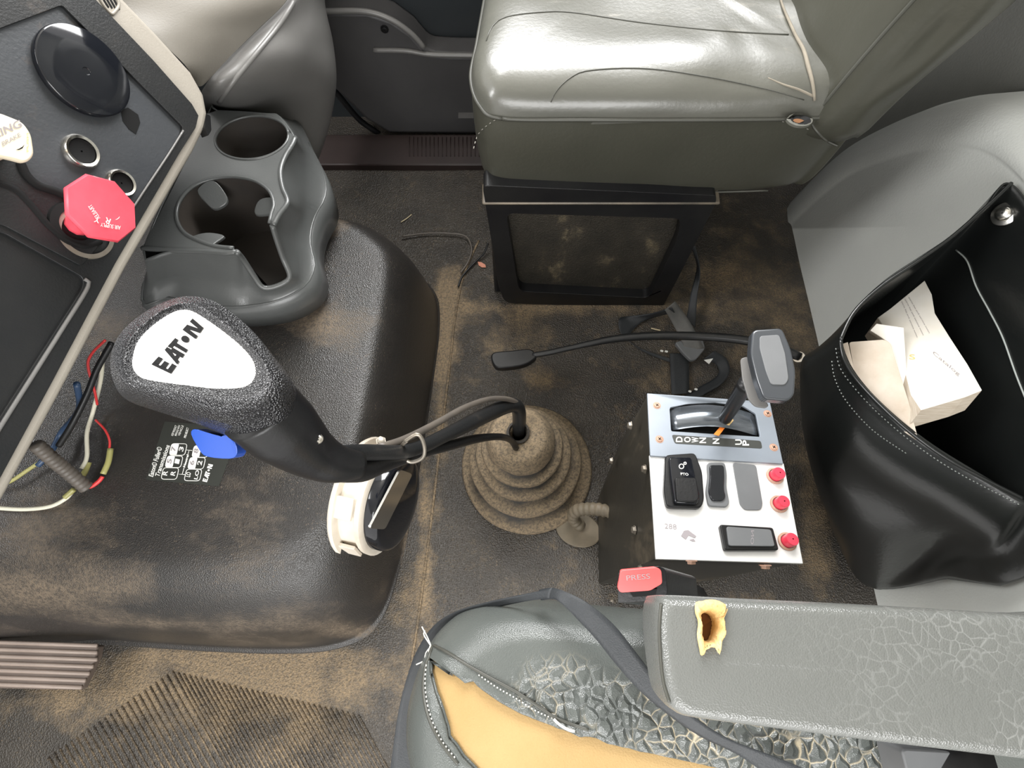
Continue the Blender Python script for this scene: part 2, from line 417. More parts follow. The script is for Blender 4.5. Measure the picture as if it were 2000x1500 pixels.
def boltobj(name, p, n, r, material, parent, h=None, hexa=True, slot=False, **k):
    h = h or r * .8
    o = lathe(name, p, n, [(r * 1.35, 0), (r * 1.35, h * .25), (r, h * .25), (r * .96, h), (r * .7, h * 1.15)], material, parent, seg=6 if hexa else 16, cap1=True, **k)
    if slot:
        x, y, nn = frame(n); VS = []; FS = []
        for d in (x, y):
            e = nn.cross(d); c = p + nn * h * 1.2; w_ = r * .13; l_ = r * .6
            q = len(VS); VS += [c + d * l_ + e * w_, c - d * l_ + e * w_, c - d * l_ - e * w_, c + d * l_ - e * w_]; FS.append((q, q + 1, q + 2, q + 3))
        mesh('cross_slot', VS, FS, 'ink', o, smooth=False)
    return o
HZ = lambda z: Plane((0, 0, z), (0, 0, 1))

# ============================================================ STRUCTURE
# floor: fine grid with dirt measured from the photo
fx0, fx1, fy0, fy1, NX, NY = -1.25, .90, -1.0, 1.30, 155, 165
vs = []; fs = []
for j in range(NY + 1):
    for i in range(NX + 1):
        x = fx0 + (fx1 - fx0) * i / NX; y = fy0 + (fy1 - fy0) * j / NY
        vs.append(V((x, y, .0025 * noise.noise(V((x * 7, y * 7, 0))))))
for j in range(NY):
    for i in range(NX):
        a = j * (NX + 1) + i; fs.append((a, a + 1, a + NX + 2, a + NX + 1))
floor = struct(mesh('floor', vs, fs, 'floor'))
BL = [((875, 620), (22, 110), .9), ((860, 800), (14, 160), .8), ((830, 1040), (14, 180), .9), ((800, 1180), (40, 70), .7), ((880, 560), (40, 40), .6),
      ((960, 660), (90, 90), .35), ((1100, 600), (220, 14), .9), ((1060, 650), (60, 50), .4), ((1420, 560), (110, 70), .65), ((1540, 640), (60, 110), .5),
      ((350, 1340), (330, 70), .75), ((150, 1400), (130, 60), .6), ((560, 1330), (160, 50), .7), ((620, 1420), (220, 80), .35), ((480, 1280), (260, 16), .8), ((1600, 1100), (40, 60), .6), ((1480, 1170), (90, 30), .3),
      ((1130, 1060), (60, 60), .35), ((1290, 760), (60, 200), .25), ((1400, 700), (200, 60), .25), ((1060, 740), (50, 26), .6), ((900, 1250), (70, 100), .3), ((1590, 960), (30, 120), .7), ((1440, 450), (60, 60), .3)]
def fd(p):
    q = pix(p); v = .04
    for c, r, a in BL: v += .8 * a * gblob(q, c, r)
    v -= .6 * gblob(q, (800, 380), (170, 120)) + .25 * gblob(q, (100, 1450), (120, 60))
    return v
attr(floor, 'dirt_shade', fd)
# seam ridge along the mat, edge welt and the grooved field
def ribbon_seam(name, ctrl, r, material, parent=None): return tube(name, ctrl, r, material, parent, n=60, seg=8)
o = ribbon_seam('mat_seam', [(935, 470, .001), (905, 540, .001), (889, 620, .001), (880, 700, .001), (862, 850, .001), (838, 1050, .001), (818, 1200, .001), (800, 1320, .001)], .0028, 'floor', floor)
attr(o, 'dirt_shade', lambda p: .75)
VS = []; FS = []
a0, a1 = P(95, 1490, 0), P(310, 1322, 0)
for i in range(56):
    t = i / 69; s = P(80 + 640 * t, 1490 - 480 * min(t, .38) / .38 * .36 - 40 * max(0, t - .38), 0)
    # ribs run down-right in the photograph
    x0, y0 = (95 + i * 11.0, 1478 - i * 7.6) if i < 22 else (95 + i * 11.0, 1311 + (i - 22) * 2.6)
    L_ = 330
    p = P(x0, y0, .0008); q = P(x0 + L_ * .55, y0 + L_, .0008)
    g, f = tube_geo([p, q], .0018, 6); k = len(VS); VS += g; FS += [tuple(a + k for a in ff) for ff in f]
ribs = mesh('mat_grooves', VS, FS, 'floor', floor, smooth=True); ribs['kind'] = 'stuff'
attr(ribs, 'dirt_shade', lambda p: .5 + .4 * gblob(pix(p), (420, 1380), (150, 60)))
# step in the mat behind the passenger seat base
pass

# rear wall: lower moulded panel with rounded far end, upper upholstery
wl = [(.95, -.02), (.93, .12), (.90, .24), (.84, .36), (.78, .45), (.70, .53), (.60, .575), (.45, .595), (.2, .60), (-.9, .60), (-.9, -.02)]
pl = [V((.752, y, z)) for y, z in wl]
ring0 = cr_u(pl[:9], 6, False) + pl[9:]
def inset_ring(r, d, X):
    c = V((X, -.1, .2)); out = []
    for p in r:
        v = V((0, p.y - c.y, p.z - c.z)); L = v.length; out.append(V((X, p.y - v.y / L * d, p.z - v.z / L * d * max(0, min(1, p.z / .35)))))
    return out
wallp = loft('wall_rear', [inset_ring(ring0, -.03, .86), inset_ring(ring0, -.025, .80), inset_ring(ring0, -.012, .768), inset_ring(ring0, .01, .754), inset_ring(ring0, .035, .750), inset_ring(ring0, .055, .748), inset_ring(ring0, .062, .753), inset_ring(ring0, .07, .755)], 'wall', cap1=True)
struct(wallp)
uw = prism_w('wall_rear_upper', [V((.87, -1, -.02)), V((.87, 1.3, -.02)), V((.87, 1.3, 1.75)), V((.87, -1, 1.75))], V((.03, 0, 0)), 'wall_up'); uw.name = 'wall_back'; struct(uw)
ceil = struct(prism_w('ceiling', [V((-1.0, -1.0, 1.72)), V((.9, -1.0, 1.72)), V((.9, 1.35, 1.72)), V((-1.0, 1.35, 1.72))], V((0, 0, .04)), 'ceiling'))
fw = struct(prism_w('wall_front', [V((-1.25, -1, -.02)), V((-1.25, 1.35, -.02)), V((-1.25, 1.35, 1.0)), V((-1.25, -1, 1.0))], V((-.03, 0, 0)), 'door'))
# passenger door: recessed skin, ridge, lower bulge, screw
D = Plane((0, 1.27, 0), (0, -1, 0)); D2 = Plane((0, 1.20, 0), (0, -1, 0))
door = struct(prism_w('door_1', [V((-1.25, 1.27, -.05)), V((.87, 1.27, -.05)), V((.87, 1.27, .95)), V((-1.25, 1.27, .95))], V((0, .04, 0)), 'door_dark'))
low = [(560, 22), (640, 22), (715, 22), (765, 38), (805, 66), (830, 95), (842, 104), (880, 107), (1100, 110), (1100, 268), (760, 262), (715, 235), (650, 172), (560, 60)]
top_ = [D2.hit(x, y) for x, y in low]
pn = prism_w('door_panel', top_, V((0, .07, 0)), 'door', door, bevel=.012, seg=3)
tube('ridge', [D2.hit(x, y, .004) for x, y in [(560, 22), (640, 22), (715, 23), (765, 39), (805, 67), (828, 93)]], .0065, 'grey', door, n=40, label='pale raised edge of the map pocket')
tube('pocket_edge', [D2.hit(x, y, .004) for x, y in [(730, 98), (790, 99), (835, 106), (880, 108), (1000, 110)]], .006, 'grey', door, n=30)
boltobj('screw', D2.hit(751, 57, .003), (0, -1, 0), .007, 'black', door, h=.004, hexa=False, slot=True)
tube('seal', [D.hit(x, y, .06) for x, y in [(640, 165), (660, 185), (700, 232), (735, 258), (748, 266)]], .008, 'black', door, n=24)
prism('pocket_divider', D, [(712, -20), (718, -20), (720, 22), (714, 22)], .01, .012, 'door', door)
prism('sill_clip', D2, [(895, 223), (940, 223), (940, 231), (895, 231)], .006, .01, 'grey', door)
# sill
sill = struct(prism_w('trim_1', [P(600, 262, .03), P(1200, 262, .03), P(1200, 322, .02), P(600, 322, .02)], V((0, 0, -.03)), 'sill', bevel=.004)); 
VS = []; FS = []
for i in range(20):
    x = 800 + i * 8; g, f = tube_geo([P(x, 268, .031), P(x, 305, .025)], .0013, 5); k = len(VS); VS += g; FS += [tuple(a + k for a in ff) for ff in f]
r_ = mesh('sill_ribs', VS, FS, 'sill', sill); r_['kind'] = 'stuff'

# ============================================================ ENGINE COVER (rubber hump)
B = [(-.186, .60), (-.2, .35), (-.224, .126), (-.240, .02), (-.275, -.085), (-.35, -.130), (-.5, -.140), (-.8, -.125), (-1.1, -.1), (-1.2, .3), (-1.1, .76), (-.6, .76), (-.33, .75), (-.225, .70)]
T = [(-.262, .56), (-.268, .35), (-.284, .17), (-.31, .08), (-.36, .045), (-.42, .03), (-.55, .02), (-.8, .03), (-1.1, .04), (-1.15, .3), (-1.1, .70), (-.65, .70), (-.40, .685), (-.31, .645)]
Br = cr_u([(x, y, 0) for x, y in B], 9); Tr = cr_u([(x, y, 0) for x, y in T], 9)
prof = [(-.07, .0), (-.06, .003), (-.01, .004), (.01, .01), (.05, .04), (.12, .09), (.22, .145), (.36, .195), (.52, .23), (.68, .255), (.84, .270), (1, .278)]
rings = [[V((b.x + (t.x - b.x) * f, b.y + (t.y - b.y) * f, z)) for b, t in zip(Br, Tr)] for f, z in prof]
ca, cb = V((-.48, .3, 0)), V((-.9, .33, 0))
for s in (.93, .85, .75, .6, .45, .3, .15, .0):
    r = []
    for t in Tr:
        d = cb - ca; q = max(0, min(1, (t - ca).dot(d) / d.length_squared)); c = ca + d * q; r.append(V((c.x + (t.x - c.x) * s, c.y + (t.y - c.y) * s, .278 + .012 * (1 - s))))
    rings.append(r)
eng = thing('engine_cover', 'large humped black rubber engine tunnel cover between dash and floor', 'engine cover', (-.5, .3, 0))
hump = loft('cover_shell', rings, 'rubber', eng)
for v in hump.data.vertices:
    if v.co.z > .03: v.co.z += .006 * noise.noise(V((v.co.x * 5, v.co.y * 5, 1)))
sub(hump, 1)
EB = [((100, 1160), (260, 40), .75), ((350, 1215), (300, 18), .5), ((150, 1090), (200, 40), .4), ((640, 420), (60, 60), .7), ((640, 640), (120, 80), .45), ((120, 1010), (160, 40), .35), ((700, 1235), (80, 14), .8), ((795, 1050), (10, 160), .8), ((560, 1060), (140, 60), .25), ((600, 900), (120, 90), .3), ((180, 640), (80, 60), .5)]
attr(hump, 'dirt_shade', lambda p: .02 + sum(a * gblob(pix(p), c, r) for c, r, a in EB))
ET = bvh(hump)
EH = lambda x, y, l=.0008: drape(ET, x, y, l, .29)
# shift-pattern sticker
g = []
SQ = ((285, 937), (428, 950), (470, 835), (322, 823))     # bl, br, tr, tl in the photograph
def bil(u, t, q=SQ): return ((q[0][0] * (1 - u) + q[1][0] * u) * (1 - t) + (q[3][0] * (1 - u) + q[2][0] * u) * t, (q[0][1] * (1 - u) + q[1][1] * u) * (1 - t) + (q[3][1] * (1 - u) + q[2][1] * u) * t)
rings = [[EH(*bil(i / 12, j / 12), .0006) for i in range(13)] for j in range(13)]
dec = loft('shift_pattern_sticker', rings, 'sticker', eng, closed=False, label='dark sticker with white gear shift pattern')
EHl = lambda x, y: EH(x, y, .0014)
def stext(s, a, b, h, m='white', bold=.02, hitf=EHl, par=None):
    """text whose baseline runs from pixel a to b, ascending h pixels to its upper left"""
    d = V((b[0] - a[0], b[1] - a[1])); n = V((d.y, -d.x)).normalized() * h
    return text('lettering', s, (a, b, (b[0] + n.x, b[1] + n.y), (a[0] + n.x, a[1] + n.y)), hitf, m, par or dec, bold)
# note: for text reading upwards the letter tops point left
stext('Eaton\u00ae Fuller\u00ae', (300, 932), (318, 875), 10); stext('Transmissions', (312, 932), (333, 871), 9)
for i, s in enumerate(['KEEP PRODUCT', 'MANUALS WITH', 'VEHICLE']): stext(s, (339 + i * 6.5, 852), (347 + i * 6.5, 832), 4.2, bold=.01)
stext('PRE-SELECT', (364, 856), (370, 836), 4.5)
def cell(cx, cy, s_top, s_bot, split=True):
    # rounded cell outline leaning with the sticker
    L_ = 11.5; W_ = 16
    dx = V((1, .02)); dy = V((.22, -.975))
    def q(u, v): p = V((cx, cy)) + dx * (u * W_) + dy * (v * L_); return (p.x, p.y)
    pts = rnd([q(-.95, -1), q(.95, -1), q(.95, 1), q(-.95, 1)], 6, 4)
    g_, f_ = tube_geo([EHl(*p) for p in pts + [pts[0]]], .0006, 5); mesh('cell_outline', g_, f_, 'white', dec)
    if split:
        hp = rnd([q(-.95, -1), q(-.05, -1), q(-.05, 1), q(-.95, 1)], 3, 3); v_ = [EH(x, y, .0011) for x, y in hp]; mesh('cell_fill', v_, [tuple(range(len(v_)))], 'white', dec, smooth=False)
    a = q(-.3, -.4); b = q(-.3, .4); stext(s_top, a, b, 9, 'inkfade' if split else 'white')
    a = q(.65, -.4 if len(s_bot) < 2 else -.8); b = q(.65, .4 if len(s_bot) < 2 else .8); stext(s_bot, a, b, 9 if len(s_bot) < 2 else 7)
cell(333, 925, 'R', 'R', False); cell(341, 902, '5', '1'); cell(349, 878, '7', '3')
cell(378, 928, 'LO', 'LO', False); cell(385, 905, '6', '2'); cell(393, 882, '8', '4')
for a, b in (((350, 926), (362, 927)), ((357, 926), (370, 880)), ((364, 879), (376, 880))):
    g_, f_ = tube_geo([EHl(*a), EHl(*b)], .0005, 5); mesh('pattern_line', g_, f_, 'white', dec)
stext('Neutral', (363, 913), (370, 889), 5)
# five-letter maker's word as drawn: E A T . N
def word_polys():
    out = []
    out += [[(0, 0), (.055, 0), (.055, 1), (0, 1)], [(.05, 0), (.18, 0), (.18, .24), (.05, .24)], [(.05, .38), (.16, .38), (.16, .62), (.05, .62)], [(.05, .76), (.18, .76), (.18, 1), (.05, 1)]]
    out += [[(.20, 0), (.265, 0), (.345, .62), (.345, 0), (.425, 0), (.425, .74), (.385, .74), (.385, 1), (.32, 1)], [(.285, .16), (.35, .16), (.35, .34), (.31, .34)]]
    out += [[(.40, .78), (.58, .78), (.58, 1), (.39, 1)], [(.455, 0), (.525, 0), (.525, .8), (.455, .8)]]
    out += [[(.655 + .058 * math.cos(t), .5 + .24 * math.sin(t)) for t in [i * math.pi / 8 for i in range(16)]]]
    out += [[(.755, 0), (.825, 0), (.825, 1), (.755, 1)], [(.80, 1), (.87, 1), (.955, 0), (.885, 0)], [(.93, 0), (1, 0), (1, 1), (.93, 1)]]
    return out
polys('maker_lettering', word_polys(), ((405, 942), (417, 908), (408, 906), (396, 940)), EHl, 'white', dec)

# ============================================================ ROUND WHITE FITTING on the cover edge
fn = V((.955, -.22, .17)).normalized(); fc = P(700, 966, .21) + fn * .012
fit = thing('round_fitting', 'white plastic round fitting with glossy black cap on the engine cover side', 'fitting', fc)
lathe('flange', fc, fn, [(.06, -.01), (.106, -.004), (.108, 0), (.106, .004), (.09, .005), (.06, .005)], 'whitep', fit)
lathe('collar', fc, fn, [(.090, 0), (.088, .035), (.094, .037), (.095, .046), (.090, .049), (.080, .049)], 'whitep', fit)
x_, y_, _ = frame(fn, (0, 0, 1))
for a in (20, 75, 130, 200, 260, 320):
    t = math.radians(a); c = fc + (x_ * math.cos(t) + y_ * math.sin(t)) * .093; tn = (-x_ * math.sin(t) + y_ * math.cos(t)); rr = (x_ * math.cos(t) + y_ * math.sin(t))
    prism_w('clip_tab', [c + tn * .018 + fn * .003, c - tn * .018 + fn * .003, c - tn * .018 + fn * .034, c + tn * .018 + fn * .034], rr * .006, 'whitep', fit, bevel=.001)
lathe('cap', fc, fn, [(.084, .040), (.084, .062), (.081, .070), (.076, .072), (.06, .0725), (.01, .073)], 'gloss', fit, cap1=True)
FP = Plane(fc + fn * .079, fn)
prism('window_strip', FP, rnd([(722, 1032), (752, 1034), (806, 926), (782, 917)], 6), .0, .004, 'chrome', fit)
for a in (-150, 100):
    pass
boltobj('mounting_screw', P(744, 862, .27), (.3, .1, .9), .007, 'steel', fit)

# ============================================================ GEAR LEVER
gl = thing('gear_lever', 'long cranked gear lever with black grained knob rising from the rubber boot', 'gear lever', P(1012, 845, .18))
sil = [(213, 700), (232, 652), (275, 612), (330, 584), (378, 577), (430, 592), (490, 640), (540, 700), (575, 748), (584, 790), (570, 830), (535, 858), (490, 867), (440, 852), (380, 828), (300, 803), (245, 782), (220, 748)]
pla = [(247, 703), (258, 665), (288, 632), (325, 606), (352, 596), (380, 600), (430, 632), (480, 672), (508, 705), (514, 735), (500, 758), (470, 766), (420, 766), (370, 760), (310, 752), (270, 744), (255, 733), (248, 720)]
zk = lambda y: .792 - .042 * (y - 580) / 290
def ring_px(pts, zf): return [P(x, y, zf(y) if callable(zf) else zf) for x, y in pts]
mixp = lambda f: [(a[0] * (1 - f) + b[0] * f, a[1] * (1 - f) + b[1] * f) for a, b in zip(pla, sil)]
cen = (400, 720)
shr = lambda pts, s: [(cen[0] + 30 * (1 - s) + (x - cen[0]) * s, cen[1] + 30 * (1 - s) + (y - cen[1]) * s) for x, y in pts]
rk = [ring_px(mixp(-.02), .8045), ring_px(mixp(.03), .8065), ring_px(mixp(.2), .808), ring_px(mixp(.5), lambda y: .803 - .006 * (y - 580) / 290), ring_px(mixp(.8), lambda y: .797 - .022 * (y - 580) / 290), ring_px(sil, zk), ring_px(shr(sil, .97), lambda y: zk(y) - .015), ring_px(shr(sil, .86), lambda y: zk(y) - .028), ring_px(shr(sil, .6), lambda y: zk(y) - .034)]
sub(loft('knob', [cr_u(r, 5) for r in rk], 'leather', gl, cap1=True, cap0=True), 1)
kp = cr(ring_px(pla, .8050), 90); nam = prism_w('name_plate', kp, V((0, 0, -.004)), 'knobplate', gl, bevel=.0012)
prism_w('plate_rim', cr(ring_px(mixp(.05), .8048), 90), V((0, 0, -.004)), 'ink', gl, holes=[[p.copy() for p in cr(ring_px(mixp(-.03), .8048), 90)]])
NH = lambda x, y: P(x, y, .8056)
polys('maker_lettering', word_polys(), ((333, 730), (397, 640), (376, 622), (295, 712)), NH, 'ink', nam)
tube('lever_neck', [(505, 795, .765), (560, 845, .735), (610, 885, .705), (655, 905, .685), (700, 908, .665)], (.031, .030, .0245, .019, .013), 'black', gl, n=30, seg=24)
strip('neck_cover', [(575, 752, .755), (610, 800, .735), (650, 862, .705)], [(545, 790, .765), (590, 830, .745), (640, 880, .715)], 'black', .004, gl)
boltobj('neck_screw', P(622, 858, .735), (0, 0, 1), .0032, 'chrome', gl, hexa=False, slot=True)
tube('lever_rod', [(640, 890, .70), (700, 884, .65), (800, 880, .56), (870, 850, .48), (940, 815, .38), (985, 795, .30), (1006, 792, .27), (1014, 808, .24), (1013, 845, .185)], (.0085, .0085, .0085, .0095, .012, .013, .013, .013), 'bezel', gl, n=70, seg=14)
tube('lower_hose', [(645, 915, .68), (700, 918, .63), (750, 902, .59), (800, 888, .545), (870, 872, .47), (930, 857, .38), (975, 853, .31), (998, 860, .24), (1008, 875, .205)], (.012, .013, .010, .007, .007, .007, .006, .006, .006), 'black', gl, n=60, seg=12)
tube('upper_hose', [(740, 874, .61), (790, 858, .57), (850, 828, .50), (910, 795, .43), (960, 779, .36), (1000, 782, .30), (1020, 800, .24), (1018, 838, .19)], .0045, 'conduit', gl, n=60, seg=10)
tube('clamp', [P(x, y, z) for x, y, z in [(790, 862, .59), (815, 848, .60), (828, 868, .585), (826, 893, .57), (800, 902, .56), (780, 880, .575), (795, 860, .59)]], .0022, 'steel', gl, n=40)
# blue range selector on the knob side
bl = [(373, 848, .735), (380, 838, .745), (405, 845, .748), (432, 852, .745), (448, 848, .74), (462, 872, .73), (462, 888, .725), (448, 896, .722), (405, 892, .722), (390, 880, .724)]
bt = [P(*p) for p in bl]
o = prism_w('range_selector', cr_u(bt, 3), V((0, .004, -.014)), 'blue', gl, bevel=.004, seg=4, label='bright blue range selector')
# ============================================================ SHIFT BOOT

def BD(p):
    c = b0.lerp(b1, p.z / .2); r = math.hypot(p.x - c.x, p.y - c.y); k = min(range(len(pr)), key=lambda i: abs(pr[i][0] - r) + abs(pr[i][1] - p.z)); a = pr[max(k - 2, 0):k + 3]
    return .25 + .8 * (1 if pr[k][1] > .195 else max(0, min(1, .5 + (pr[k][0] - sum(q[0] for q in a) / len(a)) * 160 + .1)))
b0 = P(1030, 914, 0); b1 = P(1014, 848, .2); boot = thing('shift_boot', 'dusty stepped round rubber boot around the gear lever on the floor', 'boot', b0)
pr = [(.147, 0), (.149, .006), (.144, .013), (.116, .017), (.109, .022), (.110, .032), (.120, .040), (.1235, .049), (.121, .058), (.106, .063), (.094, .065), (.089, .072), (.090, .080), (.098, .088), (.102, .095), (.099, .103), (.088, .107), (.078, .109), (.073, .115), (.074, .121), (.081, .127), (.085, .133), (.082, .140), (.073, .143), (.066, .145), (.063, .151), (.068, .158), (.069, .168), (.062, .186), (.055, .199), (.050, .202), (.03, .203), (.018, .203), (.017, .197), (.015, .17)]
rings = []
for r, z in pr:
    c = b0.lerp(b1, z / .2); rings.append([V((c.x + r * math.cos(a) * 0.98 + .002 * noise.noise(V((r * 30, a * 2, 0))), c.y + r * math.sin(a) * .98 + .002 * noise.noise(V((r * 30, a * 2, 9))), z)) for a in [2 * math.pi * i / 64 for i in range(64)]])
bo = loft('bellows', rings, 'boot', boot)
attr(bo, 'dirt_shade', lambda p: BD(p))  # tan dust on the rims; shade between the rings painted in as dark rubber
x = P(1012, 845, .203); lathe('collar', x, (0, 0, 1), [(.022, -.004), (.022, .004), (.018, .006), (.016, .003), (.015, -.008)], 'boot', boot)

# ============================================================ DASHBOARD
C0 = P(395, 235, .6); e_ = (P(0, 980, .6) - C0).normalized(); h_ = V((0, 0, 1)).cross(e_); h_ = h_ if h_.x > 0 else -h_
be = math.radians(22); dn = h_.normalized() * math.cos(be) + V((0, 0, 1)) * math.sin(be); DP = Plane(C0, dn)
dash = thing('dashboard', 'beige and black centre dashboard stack with red and yellow brake knobs', 'dashboard', C0)
outer = [(-60, 1100), (0, 988), (120, 768), (250, 520), (380, 295), (402, 250), (407, 222), (400, 185), (375, 140), (310, 68), (245, 0), (120, -135), (-380, -90), (-420, 700)]
inner = [(-60, 1045), (0, 935), (100, 750), (225, 515), (350, 300), (382, 250), (388, 226), (375, 203), (300, 118), (190, 2), (80, -110), (-330, -70), (-370, 680)]
prism('trim_frame', DP, outer, 0, .045, 'beige', dash, bevel=.007, seg=4, label='beige rounded frame with a worn lower edge')
hole1 = rnd([(122, 10), (358, 248), (352, 265), (256, 410), (236, 412), (205, 370), (150, 392), (110, 372), (65, 350), (42, 315), (-30, 300), (-260, 260), (-250, 150)], 7, 3)
hole2 = rnd([(8, 455), (163, 542), (162, 562), (-10, 830), (-150, 900), (-200, 420)], 10, 4)
prism('bezel', DP, inner, .006, .012, 'bezel', dash, holes=[hole1, hole2], bevel=.0015, label='black bezel around the gauges and tray')
prism('gauge_panel', DP, [(122, 5), (362, 248), (256, 415), (236, 417), (205, 375), (150, 397), (110, 377), (65, 355), (42, 322), (-30, 310), (-280, 270), (-270, 150)], .0015, .004, 'panel', dash)
prism('tray', DP, [(8, 450), (168, 542), (-10, 840), (-160, 910), (-210, 410)], .0008, .004, 'bezel', dash)
prism('switch_plate', DP, rnd([(-150, 330), (0, 357), (22, 368), (58, 400), (95, 440), (130, 468), (168, 482), (195, 478), (160, 520), (8, 440), (-160, 400)], 8, 3), .009, .004, 'bezel', dash, bevel=.001)
tube('panel_highlight_edge', [DP.hit(x, y, .0065) for x, y in [(358, 255), (330, 300), (290, 360), (257, 410)]], .0013, 'grey', dash, n=20)
tube('tray_edge', [DP.hit(x, y, .0068) for x, y in [(165, 545), (172, 560), (120, 645), (60, 740), (0, 835), (-40, 900)]], .0022, 'grey', dash, n=40, label='scuffed grey edge of the tray')
DH = lambda h: (lambda x, y: DP.hit(x, y, h))
ggc = DP.hit(167, 137, .006)
# round blank cover: a true circle on the panel, seen foreshortened
lathe('round_cover', DP.hit(160, 142, .002), dn, [(.0465, 0), (.047, .007), (.0462, .0085), (.045, .009), (.02, .0093), (.004, .0093), (.0035, .0085)], 'gloss', dash, cap1=True, seg=64)
for (cx, cy, r) in ((158, 296, .0165), (236, 358, .0145)):
    c = DP.hit(cx, cy, .004); so = lathe('socket', c, dn, [(r * 1.12, -.004), (r * 1.12, .003), (r * 1.0, .0055), (r * .84, .0045), (r * .78, -.001), (r * .76, -.002)], 'chrome', dash, seg=40, label='empty bright-rimmed round socket')
    lathe('socket_well', c, dn, [(r * .79, .003), (r * .7, .0018), (.001, .0017)], 'ink', so, seg=30)
prism('peeled_patch', DP, [(236, 215), (250, 210), (270, 224), (274, 240), (266, 262), (252, 252), (240, 236)], .0022, .0005, 'ink', dash)
# channels
def groove(pts): return tube('channel', [DP.hit(x, y, .007) for x, y in pts], .0042, 'ink', dash, n=40, seg=8)
groove([(40, 318), (52, 342), (75, 362), (110, 374), (150, 392)]); groove([(-40, 352), (0, 360), (30, 372), (60, 402), (95, 442), (130, 468), (165, 480), (195, 470)])
# red octagon knob
kb = DP.hit(148, 440, .008); kt = DP.hit(196, 409, .048)
ax = (kt - kb).normalized()
rkb = lathe('trailer_air_knob', kt, dn, [(.0, -.004), (.030, -.004), (.036, -.001), (.037, .003), (.035, .006), (.0, .0075)], 'redcap', dash, seg=8, label='red octagonal pull knob')
tube('stem', [kb, kb.lerp(kt, .5), kt], (.0125, .0115, .012), 'redcap', rkb, n=12, seg=10)
lathe('knob_seat', kb - dn * .002, dn, [(.026, 0), (.025, .004), (.017, .005)], 'ink', dash)
lathe('seat_ring', DP.hit(168, 455, .008), dn, [(.030, -.003), (.029, .001), (.024, .0015)], 'steel', dash)
KP = Plane(kt + dn * .0078, dn)
text('lettering', 'AIR SUPPLY', ((236, 441), (197, 435), (196, 442), (235, 449)), KP.hit, 'white', rkb, .0)
text('lettering', 'TRAILER', ((178, 398), (196, 426), (189, 430), (172, 403)), KP.hit, 'white', rkb, .0); text('lettering', 'R', ((217, 428), (207, 424), (203, 434), (213, 438)), KP.hit, 'white', rkb, .01); text('lettering', 'Y', ((196, 428), (186, 424), (183, 433), (193, 436)), KP.hit, 'white', rkb, .01)
polys('arrow_mark', [[(0, .5), (.3, .15), (.7, .1), (1, .5), (.7, .35), (.35, .35)]], ((226, 432), (236, 424), (232, 420), (223, 427)), KP.hit, 'white', rkb)
# yellow diamond knob
YP = Plane(DP.hit(10, 275, .05), dn)
yk = prism('parking_brake_knob', YP, rnd([(-58, 268), (-20, 222), (0, 220), (45, 238), (62, 262), (68, 304), (52, 319), (20, 310), (-40, 300)], 12, 4), 0, .009, 'yellow', dash, bevel=.002, label='pale yellow diamond-shaped pull knob')
tube('stem', [YP.hit(5, 275, -.008), DP.hit(-20, 292, .0)], .012, 'yellow', yk, n=6, seg=12)
YH = lambda x, y: YP.hit(x, y, .0006)
text('lettering', 'PARKING', ((-52, 292), (44, 247), (38, 233), (-58, 276)), YH, 'inkfade', yk, .01); text('lettering', 'BRAKE', ((6, 286), (42, 266), (38, 259), (3, 277)), YH, 'inkfade', yk, .0)
text('lettering', 'PUSH', ((56, 296), (56, 260), (52, 260), (52, 296)), YH, 'gold', yk, .0)
polys('arrow_mark', [[(0, .5), (.3, .15), (.7, .1), (1, .5), (.7, .35), (.35, .35)]], ((32, 297), (50, 288), (46, 276), (30, 288)), YH, 'ink', yk)
# vent slots on the upper right of the frame
for i in range(4):
    x = 196 + i * 7; prism('vent_slot', DP, rnd([(x, -8), (x + 3, -10), (x + 18, 14 + i * 1.5), (x + 15, 16 + i * 1.5)], 1, 2), .0004 + .0, .001, 'ink', dash)
tube('vent_rim', [DP.hit(x, y, .0005) for x, y in [(190, -12), (204, 12), (216, 26), (222, 25), (232, 10), (226, -10)]], .0018, 'beige', dash, n=30)
prism('bumper', Plane(P(408, 245, .59), (1, .1, .3)), rnd([(402, 222), (411, 226), (413, 255), (406, 266), (400, 250)], 3), .0, .01, 'black', dash)
# body behind the face, underside
dk = [DP.hit(x, y, -.045) for x, y in [(-60, 1060), (0, 960), (395, 245), (380, 150), (240, 0), (100, -150), (-380, -60), (-420, 700)]]
prism_w('dash_body', dk, V((-.35, -.05, -.02)), 'black', dash)
# glove box side and knee panel
sd = thing('dash_side_panel', 'beige glove box side over a grey moulded knee panel', 'dash panel', (-.4, .8, .5))
patch('upper_panel', [[(150, -110, .76), (340, -110, .71), (600, -80, .63)], [(238, 0, .71), (400, 0, .67), (560, 0, .61)], [(302, 70, .68), (410, 62, .645), (505, 56, .60)], [(362, 128, .64), (405, 122, .62), (448, 112, .60)], [(384, 168, .60), (394, 168, .598), (404, 160, .596)]], 'beige2', sd, label='beige upper panel')
kn = patch('knee_panel', [[(610, -90, .60), (625, -90, .57), (640, -80, .50), (638, -80, .40), (615, -40, .25)], [(563, -3, .597), (585, -3, .592), (622, 0, .52), (634, 0, .42), (620, 40, .25)], [(506, 56, .594), (540, 60, .59), (612, 70, .53), (651, 85, .40), (635, 110, .22)], [(446, 114, .594), (492, 122, .588), (588, 140, .51), (656, 160, .38), (640, 200, .15)], [(404, 162, .585), (440, 186, .56), (548, 215, .42), (640, 245, .30), (620, 285, .12)], [(390, 205, .50), (425, 235, .41), (525, 285, .34), (612, 320, .24), (600, 345, .1)], [(390, 330, .35), (440, 345, .32), (510, 350, .30), (590, 358, .20), (585, 370, .08)]], 'grey', sd, label='grey lower panel')
KT = bvh(kn)
